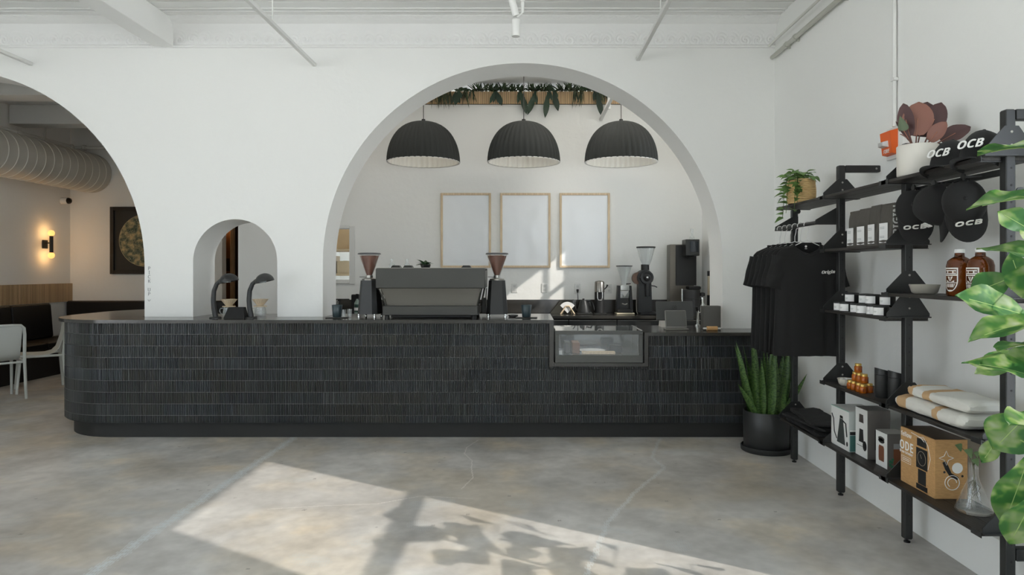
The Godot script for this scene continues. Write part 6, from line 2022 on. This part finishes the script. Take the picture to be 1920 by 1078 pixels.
	var side_tf := Transform3D(Basis(Vector3(0, 1, 0), PI / 2), Vector3(sx_, 0, 0))
	var star := []
	for i in 8:
		var r := 0.036 if i % 2 == 0 else 0.015
		star.append(Vector3(r * cos(TAU * i / 8.0) - 0.025, 0.205 + r * sin(TAU * i / 8.0), 0))
	star.append(star[0])
	var s1 := S()
	s1.xf = side_tf
	s1.tube(star, 0.0017, 5)
	put(s1, "star_print", pw, d)
	var s2 := S()
	s2.xf = side_tf
	s2.extrude(V2(round_poly(0.03, 0.155, 0.027, 0.027)), 0.0, 0.0006)
	put(s2, "disc_print", pw, d)
	var s3 := S()
	s3.xf = side_tf
	for r in [0.036, 0.022]:
		var o := []
		for i in (33 if r > 0.03 else 22):
			o.append(Vector3(r * cos(TAU * i / 32) + 0.004, 0.082 + r * sin(TAU * i / 32), 0))
		s3.tube(o, 0.002, 5)
	put(s3, "ring_print", pw, d)
	var s4 := S()
	s4.xf = side_tf
	s4.extrude(V2([Vector2(-0.045, 0.183), Vector2(-0.03, 0.19), Vector2(-0.015, 0.165), Vector2(0.0, 0.13), Vector2(0.035, 0.11), Vector2(0.03, 0.095), Vector2(-0.01, 0.115), Vector2(-0.032, 0.15)]), 0.0006, 0.0012)
	s4.extrude(V2(round_poly(-0.035, 0.135, 0.006, 0.006, 12)), 0.0, 0.0006)
	s4.extrude(V2(round_poly(0.055, 0.115, 0.006, 0.006, 12)), 0.0, 0.0006)
	put(s4, "hand_print", pb, d)
	# flask with a rooted cutting
	var f := thing("glass_flask", "conical glass flask of water with a rooted leaf cutting", "flask", P(2.125, 0.36, 3.235))
	put(S().lathe([Vector2(0, 0.001), Vector2(0.072, 0.001), Vector2(0.079, 0.006), Vector2(0.08, 0.014), Vector2(0.025, 0.15), Vector2(0.02, 0.165), Vector2(0.02, 0.222), Vector2(0.024, 0.228), Vector2(0.0225, 0.228), Vector2(0.0185, 0.222), Vector2(0.0185, 0.165), Vector2(0.0235, 0.149), Vector2(0.078, 0.014), Vector2(0.071, 0.004), Vector2(0, 0.004)], 40, 0.4), "flask", M.hopper, f)
	put(S().lathe([Vector2(0, 0.0045), Vector2(0.07, 0.0045), Vector2(0.077, 0.014), Vector2(0.046, 0.092), Vector2(0, 0.092)], 40, 0.4), "water", glass(Color(0.7, 0.78, 0.76), 0.06), f)
	var rt := S()
	rng.seed = 17
	for i in 14:
		var p := Vector3(rng.randf_range(-0.006, 0.006), 0.15, rng.randf_range(-0.006, 0.006))
		var q := [p]
		for j in 5:
			p += Vector3(rng.randf_range(-0.014, 0.014), rng.randf_range(-0.03, -0.008), rng.randf_range(-0.014, 0.014))
			q.append(p)
		rt.tube(q, 0.0013, 4, false)
	rt.tube([Vector3(0, 0.1, 0), Vector3(0.002, 0.17, 0), Vector3(-0.004, 0.23, 0.0)], 0.003, 6)
	put(rt, "stem_and_roots", mat(rgb(96, 92, 64), 0.7), f)
	var lf := S()
	lf.tint = true
	for e in [[Vector3(-0.004, 0.23, 0), Vector3(-0.055, 0.3, 0.0), 0.05], [Vector3(-0.004, 0.23, 0), Vector3(-0.012, 0.275, 0.01), 0.06], [Vector3(0, 0.22, 0), Vector3(0.015, 0.235, 0.015), 0.05], [Vector3(0, 0.22, 0), Vector3(0.03, 0.265, -0.01), 0.04]]:
		lf.col = Color(0.16, 0.25, 0.1)
		lf.tube([e[0], e[0].lerp(e[1], 0.5) + Vector3(0, 0.01, 0), e[1]], 0.0014, 5, false)
		lf.leaf(e[1], Vector3(-0.6, 0.3, 0.3), Vector3(-0.4, 0.4, 0.8), e[2], e[2] * 0.85, 0.15, 0.1, 3, 8)
	put(lf, "leaves", M.leaf, f)
	# blankets and folded shirts
	var cream := Color(0.7, 0.685, 0.63)
	var tan_ := Color(0.55, 0.36, 0.19)
	var cloth := relief(mat(Color.WHITE, 0.95), noise(0.2, 2, 95, 256), 0.05)
	cloth.vertex_color_use_as_albedo = true
	cloth.uv1_triplanar = true
	cloth.uv1_scale = Vector3.ONE * 8.0
	one(folded(-0.325, 0.26, 0.225, 0.075, 0.012, 3, [[-0.29, -0.215, tan_], [0.03, 0.075, tan_]], cream), "folded_blanket", cloth, "cream blanket with tan stripes folded flat on the shelf", "blanket", P(2.105, 0.7665, 3.37), "folded blankets")
	var f2 := folded(-0.25, 0.26, 0.21, 0.058, 0.012, 9, [[-0.25, -0.19, tan_], [-0.1, -0.03, tan_]], cream)
	one(f2, "folded_blanket", cloth, "cream blanket with tan stripes lying on top of another blanket", "blanket", P(2.115, 0.8435, 3.36), "folded blankets")
	for e in [[0.0, "black folded garment at the bottom of the dark pile", 0.0], [0.034, "black folded garment in the middle of the dark pile", 0.12], [0.068, "black folded garment on top of the dark pile", -0.1]]:
		var g := one(folded(-0.3, 0.28, 0.22, 0.032, 0.014, 20 + int(e[0] * 1000), [], Color(0.012, 0.012, 0.012)), "folded_shirt", cloth, e[1], "shirt", P(2.1, 0.3605 + e[0], 4.93), "black folded garments on the low board")
		g.rotation.y = e[2]

func make_shirt(label: String, sd: int, first: bool) -> Node3D:
	# hangs from the origin (shoulder line just below), front towards +z
	var t := thing("black_tshirt", label, "shirt", Vector3.ZERO, 0.0, "black shirts on the rail")
	var f := FastNoiseLite.new()
	f.seed = sd
	f.frequency = 1.3
	var rows := []
	var prof := [[0.0, 0.092, 0.028], [-0.018, 0.135, 0.032], [-0.04, 0.185, 0.034], [-0.065, 0.21, 0.034], [-0.11, 0.222, 0.036], [-0.18, 0.222, 0.036], [-0.25, 0.22, 0.036], [-0.35, 0.222, 0.036], [-0.48, 0.226, 0.036], [-0.6, 0.232, 0.036], [-0.74, 0.238, 0.036], [-0.78, 0.238, 0.035]]
	for i in prof.size():
		var line := []
		for j in 48:
			var a := TAU * j / 48.0
			var cx := signf(cos(a)) * pow(absf(cos(a)), 0.75)
			var y: float = prof[i][0]
			var down := clampf(-y / 0.7, 0.0, 1.0)
			var fold := f.get_noise_2d(cx * 1.6 + sd, y * 0.35) * 0.028 * down + 0.006 * down * sin(cx * 17.0 + sd)
			var dip := 0.0
			if i < 3 and sin(a) > 0.0:
				dip = -0.075 * pow(maxf(0.0, 1.0 - absf(cx) * prof[i][1] / 0.1), 0.7) * (1.0 - i / 3.0)
			line.append(Vector3(cx * prof[i][1], y + dip, sin(a) * prof[i][2] + fold))
		rows.append(line)
	var s := S()
	s.grid(rows, true, false)
	# sleeves
	for sd2 in [-1.0, 1.0]:
		var sl := []
		for i in 7:
			var q := i / 6.0
			var mid := Vector3(sd2 * lerpf(0.176, 0.232, q), lerpf(-0.09, -0.31, q), 0)
			var ax := Vector3(sd2 * 0.056, -0.22, 0).normalized()
			var across := Vector3(-ax.y, ax.x, 0)
			var hw := lerpf(0.066, 0.066, q)
			var line := []
			for j in 24:
				var a := TAU * j / 24.0
				line.append(mid + across * cos(a) * hw + Vector3(0, 0, sin(a) * lerpf(0.03, 0.026, q) + 0.006 * sin(q * 9.0 + cos(a) * 3.0 + sd)))
			sl.append(line)
		s.grid(sl, true, sd2 < 0.0)
	put(s, "fabric", M.cloth_black, t)
	var col := []
	for j in 25:
		var a := TAU * j / 24.0
		col.append(Vector3(cos(a) * 0.094, 0.004 - (0.08 * maxf(0.0, sin(a))), sin(a) * 0.032))
	var cl := put(S().tube(col, 0.008, 8, false), "collar", M.cloth_black, t)
	if first:
		words("Origin", 0.021, M.print_white, t, Transform3D(Basis(Vector3(0, 0, 1), 0.05) * Basis(Vector3(1, 0, 0), Vector3(0.3, 1, 0), Vector3(0, 0, 1)), Vector3(0.13, -0.195, 0.045)), "Droid Serif", true, 0.006)
		flatshape(cl, "neck_print", round_poly(0, -0.016, 0.008, 0.008, 12), M.print_white, -0.018)
		flatshape(cl, "neck_print", [Vector2(-0.008, -0.034), Vector2(0.008, -0.034), Vector2(0.008, -0.03), Vector2(-0.008, -0.03)], M.print_white, -0.018)
	return t

func shirts() -> void:
	var hang: Node3D
	var k := 0
	for e in [[5.28, 0.1], [5.18, 0.08], [5.085, 0.1], [4.985, 0.07], [4.885, 0.08], [4.77, 0.0]]:
		var where := P(1.968, 1.826, e[0])
		var lab: String = ["white wire hanger nearest the corner of the room", "white wire hanger, second from the corner of the room", "white wire hanger, third from the corner of the room", "white wire hanger, third from the coffee bags", "white wire hanger, second from the coffee bags", "white wire hanger nearest the coffee bags"][k]
		if hang:
			copy(hang, where, e[1], lab)
		else:
			hang = thing("wire_hanger", lab, "hanger", where, e[1], "white wire hangers on the rail")
			var hook := []
			for i in 13:
				var a := lerpf(PI * 1.1, -PI * 0.35, i / 12.0)
				hook.append(Vector3(0.022 * cos(a), 0.022 * sin(a) - 0.003, 0))
			hook.append_array([Vector3(0.008, -0.045, 0), Vector3(0.0, -0.075, 0), Vector3(0, -0.11, 0)])
			put(S().tube(hook, 0.0028, 8), "hook", M.white, hang)
			put(S().tube([Vector3(0, -0.11, 0), Vector3(-0.2, -0.2, 0), Vector3(-0.21, -0.212, 0), Vector3(-0.2, -0.22, 0), Vector3(0.2, -0.22, 0), Vector3(0.21, -0.212, 0), Vector3(0.2, -0.2, 0), Vector3(0, -0.11, 0)], 0.0028, 8), "shoulder_wire", M.white, hang)
		var sh := make_shirt(["black t-shirt on the rail nearest the corner of the room", "black t-shirt on the rail, second from the corner", "black t-shirt on the rail, third from the corner", "black t-shirt on the rail, third from the coffee bags", "black t-shirt on the rail just behind the script one", "front black t-shirt with small white script on the chest"][k], 3 + k, k == 5)
		sh.position = where + Vector3(0, -0.138, 0)
		sh.rotation.y = e[1]
		k += 1

func blob(parent: Node, called: String, sh: Shape, m: Material) -> void:
	put(sh, called, m, parent)

func plants() -> void:
	# snake plant
	var sn := thing("snake_plant", "tall green banded snake plant in black pot by counter", "potted plant", P(2.02, 0, 5.72))
	put(S().lathe([Vector2(0, 0), Vector2(0.2, 0), Vector2(0.207, 0.006), Vector2(0.208, 0.04), Vector2(0.2, 0.044), Vector2(0.196, 0.03), Vector2(0, 0.02)], 44), "saucer", M.powder, sn)
	put(S().lathe([Vector2(0, 0.021), Vector2(0.176, 0.021), Vector2(0.184, 0.03), Vector2(0.188, 0.33), Vector2(0.184, 0.336), Vector2(0.178, 0.33), Vector2(0.176, 0.29), Vector2(0, 0.285)], 44), "pot", M.powder, sn)
	put(S().lathe([Vector2(0.17, 0.292), Vector2(0, 0.3)], 24), "soil", mat(rgb(44, 36, 30), 0.95), sn)
	var band := grain(mat(Color.WHITE, 0.4), noise(0.03, 3, 99, 512, FastNoiseLite.TYPE_SIMPLEX_SMOOTH, [[0.0, Color8(34, 58, 30)], [0.42, Color8(52, 86, 40)], [0.55, Color8(112, 140, 74)], [0.68, Color8(60, 96, 44)], [1.0, Color8(140, 158, 88)]]), Vector3(2.0, 3.6, 2.0), false)
	band.backlight_enabled = true
	band.backlight = Color(0.08, 0.12, 0.03)
	rng.seed = 19
	for i in 26:
		var a := TAU * i * 0.381966
		var r := 0.135 * sqrt((i + 0.5) / 26.0)
		var h := rng.randf_range(0.38, 0.64)
		if i in [4, 9]:
			h = 0.66
		var lean := 0.04 + r * 0.9
		var lf := S()
		lf.leaf(Vector3(r * cos(a), 0.29, r * sin(a)), Vector3(cos(a) * lean, 1.0, sin(a) * lean), Vector3(-cos(a) * 0.5 + rng.randf_range(-0.4, 0.4), 0.1, 1.0), h, rng.randf_range(0.055, 0.075), rng.randf_range(-0.05, 0.04), 0.5, 2, 10, 0.02, rng.randf_range(-0.7, 0.7))
		put(lf, "leaf", band, sn)
	for e in [[Vector3(-0.12, 0.32, 0.1), Vector3(-0.55, 0.85, 0.3), 0.32], [Vector3(0.08, 0.3, 0.1), Vector3(0.5, 1.0, 0.35), 0.42], [Vector3(-0.13, 0.3, 0.08), Vector3(-0.3, 1, 0.2), 0.62]]:
		var lf := S()
		lf.leaf(e[0], e[1], Vector3(0, 0, 1), e[2], 0.05, 0.1, 0.4, 2, 10)
		put(lf, "leaf", band, sn)
	# trailing plant in a woven basket
	var pt := thing("trailing_pothos", "trailing green plant in woven straw basket on top board", "potted plant", P(2.06, 2.0, 5.1))
	var straw := mat(rgb(222, 190, 136), 0.85)
	for i in 13:
		var y := 0.008 + i * 0.0138
		var r := 0.085 + 0.014 * sin(PI * (0.15 + 0.75 * i / 12.0))
		var pts := []
		for j in 41:
			var a := TAU * j / 40.0
			pts.append(Vector3(r * cos(a), y + 0.0012 * sin(a * 14.0 + i * PI), r * sin(a)))
		put(S().tube(pts, 0.0078, 7, false), "woven_coil", straw, pt)
	put(S().lathe([Vector2(0, 0.002), Vector2(0.08, 0.002), Vector2(0.086, 0.09), Vector2(0.082, 0.17), Vector2(0.078, 0.165), Vector2(0, 0.16)], 30), "liner", mat(rgb(120, 90, 56), 0.9), pt)
	var vine := S()
	rng.seed = 29
	var stems := []
	for i in 9:
		var a := PI + rng.randf_range(-1.0, 0.7)
		stems.append([a, rng.randf_range(0.1, 0.3)])
	for i in 92:
		var lf := S()
		lf.tint = true
		var g := rng.randf_range(0.7, 1.5)
		lf.col = Color(0.12 * g, 0.225 * g, 0.055 * g)
		var a := rng.randf() * TAU
		var r := rng.randf_range(0.02, 0.12)
		var p := Vector3(r * cos(a), 0.18 + rng.randf_range(0.0, 0.07) * (1.2 - r * 6.0), r * sin(a))
		if i >= 56:
			# along the trails that hang over the room side
			var st: Array = stems[i % stems.size()]
			var q := rng.randf()
			p = Vector3(cos(st[0]) * (0.09 + 0.05 * q), 0.17 - st[1] * q, sin(st[0]) * (0.09 + 0.05 * q) + 0.02)
			a = st[0] + rng.randf_range(-0.9, 0.9)
		lf.leaf(p, Vector3(cos(a), rng.randf_range(-0.5, 0.5), sin(a)), Vector3(cos(a) * 0.3, 0.8, sin(a) * 0.3 + 0.4), rng.randf_range(0.055, 0.085), rng.randf_range(0.045, 0.065), 0.3, 0.2, 3, 7)
		put(lf, "leaf", M.leaf, pt)
	for st in stems:
		vine.tube([Vector3(cos(st[0]) * 0.05, 0.18, sin(st[0]) * 0.05), Vector3(cos(st[0]) * 0.1, 0.19, sin(st[0]) * 0.1), Vector3(cos(st[0]) * 0.13, 0.17 - st[1] * 0.5, sin(st[0]) * 0.13 + 0.02), Vector3(cos(st[0]) * 0.14, 0.17 - st[1], sin(st[0]) * 0.14 + 0.02)], 0.002, 5, false)
	put(vine, "stems", mat(rgb(84, 110, 52), 0.6), pt)
	# red leaved plant in a white pot
	var rd := thing("red_leaf_plant", "broad reddish leaves in plain white round pot on top board", "potted plant", P(2.085, 2.0, 3.63))
	put(S().lathe([Vector2(0, 0.0), Vector2(0.09, 0.0), Vector2(0.098, 0.008), Vector2(0.1, 0.162), Vector2(0.096, 0.166), Vector2(0.092, 0.162), Vector2(0.09, 0.14), Vector2(0, 0.136)], 44), "pot", mat(rgb(226, 222, 212), 0.6), rd)
	put(S().lathe([Vector2(0.09, 0.142), Vector2(0, 0.148)], 24), "soil", mat(rgb(44, 36, 30), 0.95), rd)
	for e in [[-0.01, 0.0, 0.1, 0.25, Vector3(-0.5, 0.2, 0.9), 0.19, 0.13, 0, 0.0], [0.03, -0.01, 0.6, 0.55, Vector3(-0.3, 0.4, 0.8), 0.2, 0.1, 1, 0.05], [0.02, 0.02, 0.25, 0.1, Vector3(-0.5, 0.3, 0.8), 0.12, 0.07, 0, -0.05], [0.05, 0.0, 0.9, 0.1, Vector3(-0.4, 0.5, 0.7), 0.15, 0.09, 1, 0.03], [-0.03, 0.02, -0.75, 0.2, Vector3(-0.2, 0.8, 0.5), 0.13, 0.03, 1, 0.0], [-0.02, 0.02, -0.9, -0.2, Vector3(-0.2, 0.8, 0.6), 0.1, 0.045, 0, 0.1], [-0.02, 0.0, -0.4, 0.3, Vector3(-0.8, 0.2, 0.6), 0.19, 0.075, 1, 0.0], [0.01, -0.03, 0.35, 0.2, Vector3(-0.4, 0.2, 0.9), 0.2, 0.13, 1, 0.0]]:
		var lf := S()
		lf.tint = true
		var warm := Color(0.27, 0.115, 0.085) if e[7] == 0 else Color(0.09, 0.043, 0.04)
		lf.col = Color(0.2, 0.08, 0.06)
		var b0 := Vector3(e[0], 0.145, e[1])
		var dir := Vector3(e[2] * 0.5, 0.9, e[2] * 0.2) if e[3] > 0.15 else Vector3(e[2] * 0.7, 0.45, 0.4)
		var b1: Vector3 = b0 + dir.normalized() * (0.05 if e[5] < 0.14 else 0.075)
		lf.tube([b0, b1], 0.004, 6, false)
		lf.col = warm
		lf.leaf(b1, dir, e[4], e[5], e[6] * 1.15, 0.18, 0.16, 1, 10, 0.012)
		var leaf_o := put(lf, "leaf", M.leaf, rd)
		var rib := S()
		rib.tube([b1, b1 + dir.normalized() * e[5] * 0.5 - e[4].normalized() * 0.18 * e[5] * 0.25 + e[4].normalized() * 0.002], 0.0018, 4, false)
		put(rib, "midrib", mat(rgb(190, 128, 100), 0.6), leaf_o)
	var sg := S()
	sg.tint = true
	sg.col = Color(0.12, 0.16, 0.09)
	sg.leaf(Vector3(-0.07, 0.24, 0.0), Vector3(-0.3, 0.9, 0.1), Vector3(-0.5, 0.2, 0.8), 0.09, 0.055, 0.3, 0.5, 3, 8)
	put(sg, "leaf", M.leaf, rd)
	fiddle_leaf()

func fiddle_leaf() -> void:
	var base := P(1.92, 0, 2.36)
	var t := thing("fiddle_leaf_fig", "tall variegated big leaved fig plant by the window", "potted plant", base)
	put(S().lathe([Vector2(0, 0), Vector2(0.15, 0), Vector2(0.19, 0.34), Vector2(0.18, 0.345), Vector2(0.17, 0.3), Vector2(0, 0.295)], 36), "pot", mat(rgb(206, 200, 190), 0.6), t)
	put(S().tube([Vector3(0, 0.29, 0), Vector3(0.02, 0.8, 0.01), Vector3(-0.01, 1.4, 0), Vector3(0.0, 2.0, 0)], [0.018, 0.015, 0.012, 0.008], 10), "trunk", mat(rgb(96, 78, 58), 0.85), t)
	var tex := noise(0.012, 3, 121, 512, FastNoiseLite.TYPE_SIMPLEX_SMOOTH, [[0.0, Color8(44, 104, 40)], [0.5, Color8(58, 122, 48)], [0.6, Color8(120, 164, 70)], [0.7, Color8(176, 198, 120)], [0.86, Color8(206, 214, 170)], [1.0, Color8(224, 228, 200)]])
	var vm := grain(mat(rgb(214, 214, 214), 0.55), tex, Vector3.ONE * 1.6, true)
	vm.backlight_enabled = true
	vm.backlight = Color(0.2, 0.32, 0.08)
	# [base x, y, tip x, y on the picture plane of the plant, depth, width, facing, bend]
	var seen := [[1945, 440, 1876, 394, 2.75, 0.13, Vector3(-0.3, 0.5, 0.8), 0.12], [1912, 515, 1820, 548, 2.85, 0.15, Vector3(-0.2, 0.6, 0.75), 0.1], [1928, 565, 1893, 474, 2.78, 0.11, Vector3(-0.7, 0.1, 0.7), 0.12], [1950, 600, 1800, 550, 2.72, 0.2, Vector3(-0.1, 0.75, 0.65), 0.06], [1945, 655, 1830, 694, 2.82, 0.12, Vector3(-0.2, 0.7, 0.7), 0.1], [1940, 765, 1862, 842, 2.74, 0.2, Vector3(-0.3, 0.5, 0.8), 0.15], [1882, 808, 1840, 868, 2.86, 0.08, Vector3(-0.5, 0.3, 0.8), 0.1], [1935, 838, 1884, 990, 2.7, 0.17, Vector3(-0.4, 0.3, 0.85), 0.12], [1945, 915, 1896, 1030, 2.62, 0.15, Vector3(-0.3, 0.4, 0.85), 0.2], [1950, 480, 1915, 560, 2.6, 0.17, Vector3(-0.5, 0.3, 0.8), 0.15], [1960, 640, 1905, 700, 2.6, 0.15, Vector3(-0.4, 0.4, 0.8), 0.2]]
	rng.seed = 43
	var veins := mat(rgb(150, 176, 104), 0.5)
	for e in seen:
		var b0 := at(e[0], e[1], e[4] - 0.06) - base
		var tip := at(e[2], e[3], e[4]) - base
		var root := Vector3(0, clampf(b0.y - 0.05, 0.8, 1.95), 0)
		one_leaf(t, root, b0, tip - b0, e[6], (tip - b0).length() * 1.04, e[5], e[7], vm, veins)
	for i in 22:
		var a := TAU * i * 0.381966 + 0.4
		var y := 0.85 + 1.15 * i / 22.0
		var dir := Vector3(cos(a), 0.35 + rng.randf_range(-0.3, 0.3), sin(a))
		# keep the window side shorter than the gap to the glass
		var l := rng.randf_range(0.26, 0.36)
		if dir.x > 0.2:
			l = 0.24
		var root := Vector3(0, y, 0)
		one_leaf(t, root, root + dir.normalized() * 0.05, dir, Vector3(-0.1, 1, 0.2), l, rng.randf_range(0.2, 0.26), 0.3, vm, veins)

func one_leaf(t: Node3D, root: Vector3, st: Vector3, dir: Vector3, face: Vector3, l: float, w: float, bend: float, m: Material, veins: Material) -> void:
	var s := S()
	s.leaf(st, dir, face, l, w, bend, 0.22, 4, 14, 0.03)
	var o := put(s, "leaf", m, t)
	var d := dir.normalized()
	var f := (face - d * face.dot(d)).normalized()
	var rib := S()
	var pts := [root]
	for i in 6:
		var q := i / 6.0
		pts.append(st + d * l * (q - 0.12 * bend * q * q) - f * bend * l * q * q - f * 0.001)
	rib.tube(pts, 0.0025, 5, false)
	put(rib, "midrib", veins, o)
